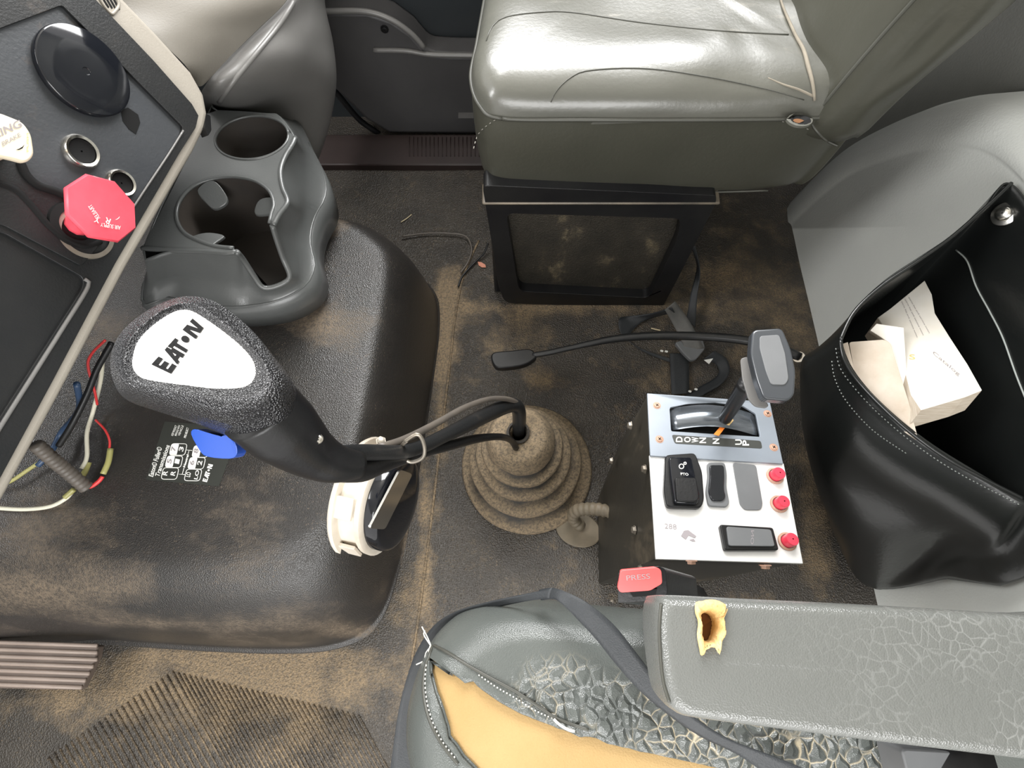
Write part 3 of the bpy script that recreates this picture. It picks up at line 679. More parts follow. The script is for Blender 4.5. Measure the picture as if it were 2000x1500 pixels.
seamline('crease_lip', KT, [(575, 0), (548, 45), (500, 105), (455, 160), (428, 200)], .004, 'grey', sd, lift=.0, fb=.58)
# ============================================================ CUP HOLDER
cu = thing('cup_holder', 'grey plastic double cup holder beside the dash, large cup with a slotted front', 'cup holder', P(470, 400, .33))
ZT = .50
small = ellipse(492, 269, 72, 42, -7, 40)
bigL = [(456, 484), (420, 480), (385, 468), (358, 452), (345, 425), (350, 395), (372, 368), (405, 352), (450, 345), (495, 352), (525, 372), (535, 398), (530, 418), (526, 436)]
right = [(534, 440), (545, 420), (560, 400), (561, 388), (552, 366), (548, 335), (556, 308), (571, 283), (577, 268)]
topo = right + [(566, 258), (555, 238), (540, 224), (520, 221), (470, 218), (425, 215), (404, 222), (385, 270), (330, 380), (278, 484), (340, 488), (400, 490), (440, 494), (460, 490)]
tp = [P(x, y, ZT) for x, y in bigL + topo]
prism_w('top_plate', tp, V((0, 0, -.004)), 'cup', cu, holes=[[P(x, y, ZT) for x, y in small]], bevel=.0012)
tube('rim', [P(x, y, ZT) for x, y in ellipse(492, 269, 72, 42, -7, 24) + [ellipse(492, 269, 72, 42, -7, 24)[0]]], .0022, 'cup', cu, n=60, seg=8)
tube('rim', [P(x, y, ZT) for x, y in bigL], .0028, 'cup', cu, n=60, seg=8)
tube('rim', [P(x, y, ZT) for x, y in right], .004, 'cup', cu, n=40, seg=8)
tube('rim', [P(x, y, ZT - .002) for x, y in [(278, 485), (340, 489), (400, 491), (440, 494), (462, 492)]], .004, 'cup', cu, n=30, seg=8)
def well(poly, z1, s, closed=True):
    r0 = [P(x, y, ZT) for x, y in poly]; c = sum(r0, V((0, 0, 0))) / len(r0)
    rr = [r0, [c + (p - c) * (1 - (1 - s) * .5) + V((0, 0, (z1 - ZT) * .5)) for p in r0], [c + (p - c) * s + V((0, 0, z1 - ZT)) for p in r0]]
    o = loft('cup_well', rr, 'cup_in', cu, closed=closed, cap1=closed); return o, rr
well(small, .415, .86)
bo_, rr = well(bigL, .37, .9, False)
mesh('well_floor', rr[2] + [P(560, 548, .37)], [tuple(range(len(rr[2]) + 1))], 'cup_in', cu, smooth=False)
# skirt with the slot
skT = [(x, y, ZT) for x, y in [(577, 268), (571, 283), (556, 308), (548, 335), (552, 366), (561, 388), (560, 400), (545, 420), (532, 440)]] + [(541, 470, .475), (553, 505, .445), (566, 538, .425), (556, 552, .42), (530, 562, .42), (511, 560, .425), (494, 536, .445), (474, 506, .475), (462, 492, ZT)] + [(x, y, ZT) for x, y in [(440, 494), (400, 491), (340, 489), (278, 485), (404, 222), (425, 215), (520, 221), (545, 226)]]
skL = [(602, 280), (618, 312), (632, 342), (637, 368), (632, 392), (620, 412), (612, 430), (606, 455), (606, 480), (611, 500), (614, 520), (604, 548), (585, 566), (560, 580), (535, 589), (510, 594), (485, 597), (460, 599), (430, 598), (390, 592), (330, 580), (280, 560), (404, 222), (425, 215), (520, 221), (580, 240)]
R0 = cr_u([P(*p) for p in skT], 3); R1 = cr_u([P(x, y, .375) for x, y in skL], 3)
sc = sum(R1, V((0, 0, 0))) / len(R1)
mid = [a.lerp(b, .5) + (a.lerp(b, .5) - sc).normalized() * -.006 for a, b in zip(R0, R1)]
sk = solid(loft('skirt', [R0, [a.lerp(b, .06) for a, b in zip(R0, R1)], mid, R1, [p + (p - sc).normalized() * .004 for p in R1], [p + (p - sc).normalized() * .006 + V((0, 0, -.03)) for p in R1], [V((p.x, p.y, .3)) for p in R1]], 'cup', cu), .003)
tube('skirt_lip', R1[:75:3], .0022, 'cup', cu, n=80, seg=8)
tube('slot_edge', [P(*p) for p in skT[8:18]], .0045, 'cup', cu, n=40, seg=8)
for pts, wd in (([(385, 372, .497), (415, 352, .50), (440, 378, .487), (442, 396, .480), (422, 408, .476), (408, 402, .478)], 'a'), ([(556, 392, .50), (540, 385, .497), (510, 388, .49), (498, 405, .482), (502, 420, .478), (548, 412, .49)], 'b'), ([(362, 470, .496), (384, 458, .494), (408, 454, .490), (434, 458, .484), (437, 463, .483), (415, 478, .49), (400, 488, .498)], 'c')):
    prism_w('grip_tab', cr([P(*p) for p in pts], 26), V((0, 0, -.005)), 'cup', cu, bevel=.001)
# ============================================================ WIRES below the dash
def wire(name, pts, r, m, label, n=50, **k):
    o = tube(name, pts, r, m, None, n=n, **k); tag(o, label, 'wire', 'loose wires hanging under the dash'); return o
zt = lambda x, y, l=.012: tuple(EH(x, y, l))
wp = lambda pts, l=.012: [V(zt(x, y, l)) for x, y in pts]
wire('cream_wire', [P(200, 690, .42), P(197, 740, .36)] + wp([(199, 810), (188, 850), (188, 895), (178, 918)], .02), .0032, 'wire_w', 'cream wire hanging from the dash beside the gear knob')
wire('long_cream_wire', wp([(-40, 988), (0, 993), (60, 996), (110, 990), (140, 975), (152, 962)]), .0032, 'wire_w', 'long cream wire lying on the cover at the left edge')
wire('red_wire', wp([(204, 826), (222, 845), (231, 865), (230, 885)], .02), .0018, 'wire_r', 'thin red wire bending down to a clear splice')
wire('red_lead', wp([(174, 952), (190, 952), (205, 942), (213, 932)], .014), .0032, 'wire_r', 'short bright red lead at the end of the ribbed conduit')
wire('blue_wire', [P(150, 750, .45), P(154, 800, .38)] + wp([(150, 850), (132, 885), (105, 915)], .03), .0045, 'wire_b', 'dark blue wire curving behind the dash edge')
wire('yellow_wire', wp([(5, 955), (40, 945), (75, 922), (100, 905)], .02), .003, 'splice', 'yellowish green wires running under the dash edge')
wire('maroon_wire', [P(205, 665, .45), P(180, 690, .42), P(172, 715, .40), P(185, 765, .36), P(190, 790, .33)], .002, 'wire_r', 'dark red wire loop in the shade under the dash')
wire('black_cable', [P(218, 670, .46), P(190, 720, .44), P(170, 770, .42), P(140, 830, .40), P(115, 870, .38)], .0045, 'black', 'black cable slanting under the dash frame')
o = wire('splice_sleeve', wp([(231, 880), (227, 905), (217, 928)], .018), .0045, 'splice', 'yellow crimp sleeve on the red wire', n=10)
o = wire('crimp_sleeve', wp([(186, 905), (178, 925), (168, 940)], .014), .0045, 'splice', 'yellow crimp sleeve on the hanging cream wire', n=10)
o = wire('end_sleeve', wp([(158, 957), (148, 966), (140, 973)], .014), .0042, 'splice', 'yellow crimp sleeve on the long cream wire', n=10)
wire('ribbed_conduit', [P(70, 868, .40), P(100, 895, .37), P(130, 920, .34), P(168, 952, .305)], .0095, 'conduit', 'grey corrugated conduit poking out below the dash', n=56, ribs=True)

# ============================================================ PASSENGER SEAT
ps = thing('passenger_seat', 'olive grey vinyl passenger seat on a black box base', 'seat', (.2, .85, 0))
o_ = [(-.015, .655), (.12, .652), (.3, .652), (.44, .655), (.525, .665), (.555, .71), (.555, 1.1), (.50, 1.16), (.05, 1.16), (-.01, 1.14), (-.035, 1.05), (-.045, .95), (-.058, .82), (-.066, .74), (-.05, .68)]
ou = cr_u([(x, y, 0) for x, y in o_], 10)
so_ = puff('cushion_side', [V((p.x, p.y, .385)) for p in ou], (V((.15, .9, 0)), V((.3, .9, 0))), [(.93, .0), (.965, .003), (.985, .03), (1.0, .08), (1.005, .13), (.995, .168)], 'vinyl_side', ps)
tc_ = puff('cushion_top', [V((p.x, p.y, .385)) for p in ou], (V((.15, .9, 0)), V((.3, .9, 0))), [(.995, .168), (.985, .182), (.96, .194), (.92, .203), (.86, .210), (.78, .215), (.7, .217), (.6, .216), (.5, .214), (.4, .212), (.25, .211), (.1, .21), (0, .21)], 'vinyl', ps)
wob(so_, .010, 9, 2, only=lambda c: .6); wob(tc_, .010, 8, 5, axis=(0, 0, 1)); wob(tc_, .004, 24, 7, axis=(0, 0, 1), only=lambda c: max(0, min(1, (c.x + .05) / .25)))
for o in (so_, tc_): sub(o, 1)
SB = bvh(so_); TB = bvh(tc_)
pipe = [V((v.x, v.y, v.z)) for v in [V((p.x, p.y, .5535)) for p in ou]]
vs_, fs_ = tube_geo([V(((p.x - .2) * .999 + .2, (p.y - .9) * .999 + .9, .554)) for p in ou] + [V((ou[0].x, ou[0].y, .554))], .003, 8); mesh('piping', vs_, fs_, 'seam', ps)
stitches('stitching', SB, [(925, 290), (935, 262), (965, 235), (1010, 216), (1080, 207), (1250, 213), (1400, 222), (1520, 235), (1580, 252)], 'stitch', ps, n=70, rad=.0008, fb=.55)
seamline('top_seam', TB, [(1076, 200), (1085, 180), (1110, 155), (1150, 138), (1260, 134), (1380, 150), (1500, 175), (1570, 195)], .0008, 'seam', ps, fb=.6)
seamline('top_seam', TB, [(950, 80), (962, 52), (990, 33), (1060, 24), (1120, 25), (1250, 44), (1400, 60), (1540, 68)], .0010, 'seam', ps, fb=.6)
tube('hem', [(958, 352, .39), (1000, 362, .383), (1150, 372, .38), (1300, 374, .383), (1400, 375, .385), (1500, 372, .39)], .0018, 'seam', ps, n=50, label='pale lower hem of the cover')
# rear flap of the cushion cover and the hole beside the backrest
pass
hl = ellipse(1562, 232, 26, 14, 8, 24)
prism_w('hole_lip', [drape(TB, x, y, .004, .58) for x, y in hl], V((0, 0, -.004)), 'vinyl', ps, holes=[[drape(TB, x, y, .004, .58) for x, y in ellipse(1564, 233, 20, 9, 8, 24)]], bevel=.001)
prism_w('hole_shadow', [drape(TB, x, y, .002, .58) for x, y in ellipse(1564, 233, 21, 10, 8, 24)], V((0, 0, -.002)), 'ink', ps); prism_w('foam_spot', [drape(TB, x, y, .003, .58) for x, y in ellipse(1560, 236, 11, 4, 8, 14)], V((0, 0, -.002)), 'foam_dark', ps)
# backrest
rings = []
for k in range(15):
    z = .50 + k * .043; xf = .452 + (z - .5) * .14; xs = .462 + (z - .5) * .20; xb = .556 + (z - .5) * .19; y0 = .652 - .002 * k
    if k == 0: z = .505
    q = [V((xs, y0 + .002, z)), V((xs + .03, y0 - .012, z)), V((xb - .02, y0 - .008, z)), V((xb, y0 + .012, z - .01 * (k < 2))), V((xb + .008, y0 + .12, z)), V((xb + .01, 1.0, z)), V((xb, 1.14, z)), V((xf + .03, 1.16, z)), V((xf - .005, 1.12, z)), V((xf - .03, .98, z)), V((xf - .02, .8, z)), V((xf - .005, .70, z))]
    rings.append(cr_u(q, 5))
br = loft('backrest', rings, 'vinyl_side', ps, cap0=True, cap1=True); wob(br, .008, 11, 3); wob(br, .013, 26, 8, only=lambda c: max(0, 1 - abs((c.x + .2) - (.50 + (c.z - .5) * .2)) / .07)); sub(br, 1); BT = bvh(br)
seamline('backrest_seam', BT, [(1588, 228), (1620, 190), (1670, 130), (1720, 72), (1780, 5), (1830, -50)], .0026, 'seam', ps, fb=.6, lift=.0)
seamline('backrest_hem', BT, [(1584, 236), (1592, 252), (1612, 273), (1636, 285)], .002, 'seam', ps, fb=.5, lift=.0)
ln = [(1522, -5), (1530, 20), (1552, 70), (1568, 100), (1578, 135), (1586, 165), (1590, 196)]
tube('dust_gap', [drape(TB, x, y, .002, .6) for x, y in ln], (.0015, .002, .0025, .003, .002), 'dustline', ps, n=30, label='line of dust where cushion meets backrest')
tube('dust_streak', [drape(TB, x, y, .0, .6) for x, y in [(1500, 152), (1530, 165), (1560, 175), (1588, 188)]], (.0008, .0015, .002), 'dustline', ps, n=16)
# base
BP = Plane((0, .657, 0), (0, -1, 0))
fo = rnd([(942, 362), (1400, 382), (1398, 398), (1316, 560), (1292, 604), (1000, 593), (984, 588), (974, 560)], 12, 4)
fh = rnd([(989, 417), (1330, 427), (1322, 470), (1268, 582), (1014, 569)], 14, 4)
prism('base_frame', BP, fo, .018, .035, 'black', ps, holes=[fh], bevel=.006, seg=4, label='black moulded frame of the seat base')
prism('base_panel', BP, [(985, 412), (1340, 424), (1270, 590), (1008, 575)], -.006, .004, mat('base_panel_dirty', (.02, .019, .016), .4, (.05, .043, .033), 10, .9, .6, 300, dust=(.30, .24, .14), dscale=10, damt=.15, streak=(1.6, 1, 1), btype='vor'), ps, label='dusty textured black panel')
prism_w('base_box', [V((-.045, .675, .385)), V((.385, .675, .385)), V((.385, 1.1, .385)), V((-.045, 1.1, .385))], V((0, 0, -.385)), 'black', ps, bevel=.006)
prism_w('base_ledge', [V((-.055, .637, .384)), V((.383, .637, .384)), V((.383, .68, .388)), V((-.055, .68, .388))], V((0, 0, -.006)), mat('ledge_dusty', (.03, .03, .028), .4, (.22, .18, .13), 9, .8), ps, bevel=.004, label='dusty ledge under the cushion')
# ============================================================ floor belts, rod, leaf, straw, cable
t = thing('floor_belt', 'tangled black lap belt lying on the floor by the seat base', 'seat belt', P(1340, 660, 0))
strip('webbing', [(1312, 600, .10), (1270, 612, .04), (1225, 618, .012), (1208, 625, .012), (1215, 655, .010), (1250, 680, .010), (1310, 700, .012)], [(1318, 610, .08), (1280, 618, .02), (1250, 632, .008), (1225, 660, .006), (1235, 672, .006), (1262, 690, .006), (1320, 712, .008)], 'web', .002, t)
strip('webbing', [(1395, 685, .03), (1418, 700, .02), (1425, 725, .018), (1410, 750, .02), (1380, 768, .02), (1350, 785, .02)], [(1375, 700, .02), (1398, 712, .012), (1404, 728, .01), (1392, 742, .01), (1365, 757, .01), (1335, 775, .01)], 'web', .002, t)
strip('webbing', [(1308, 690, .014), (1310, 730, .014), (1312, 770, .014)], [(1345, 690, .014), (1346, 730, .014), (1346, 768, .014)], 'web', .002, t)
strip('grey_webbing', [(1298, 605, .09), (1318, 640, .05), (1340, 685, .03)], [(1318, 588, .10), (1345, 625, .06), (1375, 680, .035)], 'web_grey', .002, t, label='grey-brown length of webbing')
prism('tongue_sleeve', HZ(.035), rnd([(1318, 668), (1370, 655), (1378, 680), (1360, 702), (1350, 704), (1335, 690)], 6), 0, .012, 'switch_grey', t, bevel=.002)
prism('belt_label', HZ(.036), [(1375, 703), (1393, 700), (1385, 711)], 0, .001, 'white', t, label='small white label corner')
for x, y in ((1290, 683), (1299, 684), (1345, 762), (1357, 758)): prism('label_scrap', HZ(.02), rnd([(x, y), (x + 6, y + 1), (x + 5, y + 5), (x - 1, y + 3)], 2), 0, .001, 'white', t)
tag(strip('black_strap', [(1350, 480, .20), (1362, 520, .10), (1350, 570, .05), (1340, 625, .02)], [(1358, 480, .20), (1368, 530, .10), (1362, 580, .05), (1358, 640, .02)], 'web', .002), 'narrow dark strap hanging behind the corner of the seat base', 'strap')
rod = thing('paddle_lever', 'long curved black rod with a flat paddle end above the floor', 'lever', P(1560, 697, .2))
tube('rod', [(1040, 694, .160), (1075, 688, .165), (1120, 678, .17), (1200, 662, .18), (1280, 656, .19), (1370, 657, .20), (1450, 664, .21), (1520, 680, .215), (1562, 698, .22)], (.006, .006, .008, .009, .009, .0095, .0095), 'bezel', rod, n=60, seg=12)
prism('paddle', HZ(.165), cr([V((x, y, 0)) for x, y in [(961, 690), (1000, 684), (1034, 681), (1046, 690), (1048, 697), (1030, 710), (1000, 717), (968, 716)]], 36) and [(v.x, v.y) for v in cr([V((x, y, 0)) for x, y in [(961, 690), (1000, 684), (1034, 681), (1046, 690), (1048, 697), (1030, 710), (1000, 717), (968, 716)]], 36)], 0, .020, 'black', rod, bevel=.003, label='flat black paddle')
lathe('eye', P(1560, 698, .22), V((-.5, 0, .8)), [(.006, -.003), (.011, -.003), (.012, 0), (.011, .003), (.006, .003)], 'steel', rod)
tag(prism('leaf', HZ(.004), [(933, 511), (940, 512), (948, 517), (949, 522), (941, 522), (935, 518)], 0, .001, 'leaf'), 'small dry reddish leaf on the floor by the seat base', 'leaf')
tag(tube('straw', [(783, 434, .004), (794, 427, .004), (804, 419, .004)], .0013, 'straw', n=8), 'pale bit of straw on the dark floor beside the cover', 'straw', 'bits of straw on the floor')
tag(tube('straw', [(1272, 641, .012), (1280, 643, .012), (1290, 645, .012)], .0016, 'straw', n=8), 'short yellow straw lying by the black floor belt', 'straw', 'bits of straw on the floor')
tag(tube('thin_cable', [(785, 462, .01), (830, 456, .01), (880, 456, .01), (910, 462, .01), (921, 485, .01), (915, 510, .008), (900, 532, .006)], .0022, 'conduit', n=50), 'thin grey cable looping out from behind the engine cover', 'cable', 'thin cables on the floor')
tag(tube('thin_cable', [(953, 475, .03), (945, 495, .012), (925, 515, .006), (903, 540, .005), (895, 560, .004)], .0025, 'black', n=40), 'thin black cable running from the seat base to the mat seam', 'cable', 'thin cables on the floor')
# ============================================================ CONTROL BOX
q0, q1, q2, q3 = P(1282, 1092, .45), P(1568, 1100, .45), P(1503, 785, .40), P(1264, 769, .40)
CP = plane3(q0, q1, q3)
cb_ = thing('control_box', 'black steel control box with bright switch panel standing on the floor', 'control box', P(1270, 1060, 0))
cf = [CP.hit(x, y, -.004) for x, y in [(1282, 1090), (1566, 1098), (1502, 787), (1266, 771)]]
ft = [P(1170, 1150, 0), P(1395, 1120, 0), P(1400, 985, 0), P(1172, 985, 0)]
ft = [V((.182, -.02, 0)), V((.375, -.02, 0)), V((.375, .26, 0)), V((.188, .15, 0))]
vs = cf + ft + [V((.215, .245, .16))]
fs = [(0, 1, 2, 3), (0, 4, 5, 1), (1, 5, 6, 2), (3, 2, 6, 8), (6, 7, 8), (0, 3, 8, 7, 4), (4, 7, 6, 5)]
bx = mesh('housing', vs, fs, 'box', cb_, smooth=False); 
fp = prism('switch_panel', CP, [(1281, 1092), (1569, 1101), (1531, 905), (1268, 889)], 0, .004, 'silver', cb_, bevel=.0008, label='bright bare metal switch panel')
sp = prism('selector_panel', CP, [(1270, 890), (1530, 906), (1504, 785), (1264, 768)], .004, .004, 'bluegrey', cb_, holes=[rnd([(1308, 796), (1345, 789), (1400, 787), (1450, 792), (1476, 808), (1485, 853), (1311, 842)], 3, 2)], bevel=.0006, label='blue-grey plate around the selector slot')
CH = lambda h: (lambda x, y: CP.hit(x, y, h))
# curved shroud in the slot
rr = []
for i in range(13):
    u = i / 12; x0, x1 = 1307 + 170 * u, 1311 + 173 * u; hb = .016 * math.sin(math.pi * u) - .004
    ya, yb = 798 + 12 * u - 13 * math.sin(math.pi * u), 841 + 12 * u - 14 * math.sin(math.pi * u)
    rr.append([CP.hit(x0 * (1 - v) + x1 * v, ya * (1 - v) + yb * v, hb + .002) for v in (0, .5, 1)])
solid(loft('slot_shroud', rr, 'sliver', sp, closed=False), .001)
prism('slot_floor', CP, [(1305, 790), (1480, 795), (1488, 856), (1309, 845)], -.003, .001, 'ink', cb_)
for x, y in ((1283, 792), (1499, 808), (1288, 858), (1511, 874)): boltobj('plate_screw', CP.hit(x, y, .004), CP.n, .0045, 'rust', cb_, h=.0015, hexa=False, slot=True)
prism('pointer', CP, [(1413, 826), (1421, 829), (1404, 851), (1394, 848)], .010, .001, 'orange', cb_, label='orange pointer')
lp = prism('selector_label', CP, rnd([(1312, 849), (1486, 861), (1489, 876), (1318, 866)], 4, 2), .0045, .0006, 'sticker', cb_, label='dark label strip reading DOWN N UP')
def letter(s, x, y, wd=12, ht=9):      # each letter lies on its side, top towards the left
    text('lettering', s, ((x + ht, y + wd * .5), (x + ht * 1.0, y - wd * .5), (x, y - wd * .5), (x, y + wd * .5)), CH(.0049), 'white', lp, .02)
for s, x, y in (('D', 1320, 858), ('O', 1336, 858.5), ('W', 1351, 859), ('N', 1366, 860), ('N', 1392, 861.5), ('U', 1436, 863.5), ('P', 1450, 865)): letter(s, x, y, 10.5, 13)
# lever
lv = tube('selector_lever', [CP.hit(1414, 822, .008), CP.hit(1414, 822, .008).lerp(P(1458, 748, .53), .5), P(1458, 748, .53)], (.0085, .010, .0105), 'black', cb_, n=12, seg=18)
lathe('lever_nut', CP.hit(1416, 823, .006), (P(1458, 748, .53) - CP.hit(1414, 822, .008)), [(.010, -.004), (.010, .008), (.007, .009)], 'foam_pale', lv, seg=6)
TP = Plane(P(1505, 712, .585), (-.10, -.05, 1))
hd = prism('lever_grip', TP, rnd([(1470, 644), (1528, 640), (1545, 680), (1555, 725), (1552, 772), (1540, 783), (1492, 779), (1478, 740), (1466, 690)], 10, 4), 0, .016, mat('grip_dark', (.05, .055, .062), .22, spec=.7), lv, bevel=.004, seg=4)
prism('grip_inlay', TP, rnd([(1484, 656), (1522, 653), (1534, 690), (1541, 740), (1534, 752), (1506, 751), (1496, 725), (1484, 680)], 6, 4), .0012, .002, 'switch_grey', hd, bevel=.0008)
T2 = Plane(P(1470, 745, .555), (-.25, -.1, 1))
prism('release_plate', T2, rnd([(1446, 700), (1462, 696), (1475, 740), (1495, 782), (1502, 792), (1496, 797), (1475, 794), (1462, 780), (1450, 740)], 6, 3), 0, .004, 'grey', lv, bevel=.001)
# switches
pk = prism('switch_bezel', CP, rnd([(1300, 888), (1358, 884), (1372, 920), (1376, 975), (1370, 992), (1303, 990), (1297, 960)], 8, 3), .010, .010, 'black', cb_, bevel=.002)
rk_ = prism('rocker_switch', CP, rnd([(1306, 892), (1351, 892), (1360, 935), (1368, 970), (1362, 984), (1318, 982), (1310, 930)], 6, 3), .017, .010, 'gloss', pk, bevel=.002, label='black rocker switch marked PTO')
prism('rocker_ledge', CP, rnd([(1318, 932), (1360, 932), (1366, 972), (1360, 980), (1322, 978)], 5, 3), .0205, .006, 'black', rk_, bevel=.002)
text('lettering', 'PTO', ((1330, 928), (1345, 929), (1344, 924), (1329, 923)), CH(.0173), 'white', rk_, .01)
for cx, cy, r in ((1331, 911, 4.5), (1338, 905, 2.2)):
    el = ellipse(cx, cy, r, r, 0, 16); g_, f_ = tube_geo([CP.hit(x, y, .0174) for x, y in el + [el[0]]], .0007, 5); mesh('gear_symbol', g_, f_, 'white', rk_)
b2 = prism('toggle_bezel', CP, rnd([(1381, 903), (1416, 903), (1420, 925), (1419, 950), (1425, 982), (1420, 990), (1384, 988), (1379, 960), (1383, 930)], 7, 3), .005, .005, 'switch_grey', cb_, bevel=.001)
prism('toggle_switch', CP, rnd([(1386, 908), (1414, 908), (1415, 930), (1414, 955), (1418, 970), (1412, 978), (1390, 977), (1384, 960), (1387, 930)], 6, 3), .008, .004, 'gloss', b2, bevel=.002, label='glossy black toggle rocker')
prism('blank_plate', CP, rnd([(1431, 903), (1477, 908), (1490, 985), (1486, 996), (1455, 996), (1445, 985)], 6, 3), .002, .002, 'switch_grey', cb_, bevel=.0006)
d1 = prism('rectangular_switch', CP, rnd([(1406, 1024), (1510, 1030), (1522, 1074), (1416, 1074)], 5, 3), .008, .009, 'black', cb_, bevel=.0015)
prism('switch_cap', CP, rnd([(1419, 1028), (1506, 1034), (1514, 1067), (1424, 1066)], 5, 3), .011, .004, 'switch_grey', d1, bevel=.001)
text('lettering', 'ON', ((1466, 1063), (1467, 1036), (1473, 1036), (1472, 1063)), CH(.0113), 'inkfade', d1, .0)
for x, y in ((1513, 930), (1521, 985), (1537, 1058)):
    c = CP.hit(x, y, 0); pb = lathe('push_button', c, CP.n, [(.012, 0), (.012, .002), (.0095, .003)], 'rust', cb_, seg=30)
    lathe('button_cap', c, CP.n + V((.12, .0, 0)), [(.0085, 0), (.0085, .012), (.0078, .0135), (.001, .014)], 'red', pb, seg=28, label='bright red push button cap')
for s, q in (('288', ((1298, 1032), (1322, 1034), (1321, 1024), (1298, 1022))),): text('lettering', s, q, CH(.0006), 'inkfade', fp, .0)
polys('scuff_mark', [[(0, .4), (.2, .9), (.5, 1), (1, .5), (.9, .3), (.5, .5), (.3, .1)], [(.5, .1), (.8, .25), (.9, 0), (.7, 0)]], ((1330, 1055), (1362, 1058), (1358, 1036), (1330, 1034)), CH(.0006), 'inkfade', fp)
for x, y in ((1350, 1094), (1494, 1103)): boltobj('panel_bolt', CP.hit(x, y, -.003), V((0, -1, -.1)), .006, 'rust', cb_)
sn = V((-1, 0, .1))
for x, y, z in ((1232, 831, .36), (1260, 916, .40), (1240, 1035, .33), (1202, 1108, .10), (1253, 1112, .36), (1195, 900, .2), (1196, 1170, .03)): boltobj('side_bolt', P(x, y, z), sn, .0055, 'steel', cb_)
# conduit entering the box with its floor grommet
gr = thing('floor_grommet', 'flat oval rubber grommet with ribbed hose entering the control box', 'grommet', P(1130, 1020, 0))
pp = [(x, y) for x, y in ellipse(1130, 1035, 45, 33, 20, 40)]
prism('base_plate', HZ(.006), pp, 0, .006, 'tan', gr, bevel=.002)
tube('ribbed_hose', [P(1135, 1028, .01), P(1120, 1012, .03), P(1128, 997, .06), P(1160, 994, .085), P(1193, 1000, .10)], .012, 'tan', gr, n=48, ribs=True, seg=14)
# ============================================================ POUCH
po = thing('storage_pouch', 'black vinyl storage pouch hanging on the rear wall, full of booklets', 'pouch', (.7, .3, .05))
open_ = [P(1641, 664, .46), P(1648, 700, .455), P(1672, 740, .45), P(1720, 792, .44), P(1785, 850, .43), P(1870, 908, .425), P(2000, 975, .42), V((.735, .07, .43)), V((.738, .12, .48)), V((.74, .2, .52)), V((.742, .3, .54)), V((.742, .42, .555)), P(1975, 358, .545), P(1925, 405, .535), P(1860, 462, .52), P(1790, 512, .50), P(1720, 560, .48), P(1668, 610, .468)]
midr = [P(1563, 700, .30), P(1558, 760, .28), P(1572, 850, .27), P(1606, 940, .27), P(1680, 1010, .27), P(1800, 1050, .29), P(1935, 1068, .345), V((.742, .0, .37)), V((.745, .12, .33)), V((.746, .2, .33)), V((.747, .3, .33)), V((.747, .42, .34)), V((.745, .50, .36)), V((.72, .50, .35)), V((.68, .47, .34)), V((.64, .44, .32)), V((.60, .41, .31)), V((.56, .38, .30))]
lowr = [P(1572, 810, .16), P(1580, 870, .14), P(1598, 940, .12), P(1626, 1020, .10), P(1668, 1110, .09), P(1745, 1128, .12), P(1860, 1112, .28), V((.742, -.01, .33)), V((.746, .1, .15)), V((.747, .2, .12)), V((.747, .3, .12)), V((.747, .4, .15)), V((.745, .46, .2)), V((.73, .46, .18)), V((.70, .44, .16)), V((.67, .41, .15)), V((.64, .37, .15)), V((.60, .33, .16))]
botr = [P(1600, 930, .06), P(1610, 965, .06), P(1625, 1010, .06), P(1650, 1075, .06), P(1684, 1148, .06), P(1735, 1161, .07), P(1850, 1143, .225), V((.742, -.015, .30)), V((.745, .05, .06)), V((.746, .12, .05)), V((.746, .2, .05)), V((.746, .28, .06)), V((.744, .34, .08)), V((.73, .32, .07)), V((.72, .30, .06)), V((.70, .26, .06)), V((.68, .22, .06)), V((.66, .19, .06))]
def lr(a, b, t, push=0): return [p.lerp(q, t) + V((-push, -push * .5, 0)) for p, q in zip(a, b)]
rg = [cr_u(r, 6) for r in (open_, lr(open_, midr, .1), lr(open_, midr, .4), lr(open_, midr, .75), midr, lr(midr, lowr, .5), lowr, lr(lowr, botr, .5), botr)]
bag = loft('bag', rg, 'pouch', po, cap1=True)
for v in bag.data.vertices:
    p = v.co + V(po.location)
    if p.x < .72:
        d = .022 * noise.noise(V(((p.x + p.y) * 3, (p.y - p.x) * 3 + p.z * 8, p.z * 15))); v.co += V((-d, -d, d * .4))
sub(bag, 1); solid(bag, .003, 0)
BG = bvh(bag)
tube('lip_binding', open_[:7], .0028, 'pouch', po, n=60)
tube('back_edge', open_[12:] + open_[:1], .0028, 'pouch', po, n=60)
stitches('lip_stitching', BG, [(1634, 680), (1641, 715), (1664, 750), (1712, 803), (1780, 862), (1866, 920), (1990, 985)], 'stitch_w', po, n=60, rad=.0007, lift=.0012)
stitches('fold_stitching', BG, [(1626, 705), (1632, 740), (1655, 785), (1705, 840), (1770, 885)], 'stitch_w', po, n=34, rad=.0007, lift=.0012)
seamline('inner_seam', BG, [(1868, 488), (1890, 510), (1908, 560), (1935, 610), (1960, 660), (1985, 730), (2005, 780)], .0012, 'stitch_w', po, lift=.001)
for k_, (nm_, r0_, pf_, sg_) in enumerate((('snap_washer', 0, [(.0175, 0), (.017, .002), (.011, .003)], 30), ('snap_bolt', 1, [(.011, .001), (.0105, .007), (.007, .010), (.001, .010)], 24))):
    lathe(nm_, drape(BG, 1965, 418, .001, .54), V((-.9, -.1, .4)), pf_, 'chrome', po, seg=sg_)
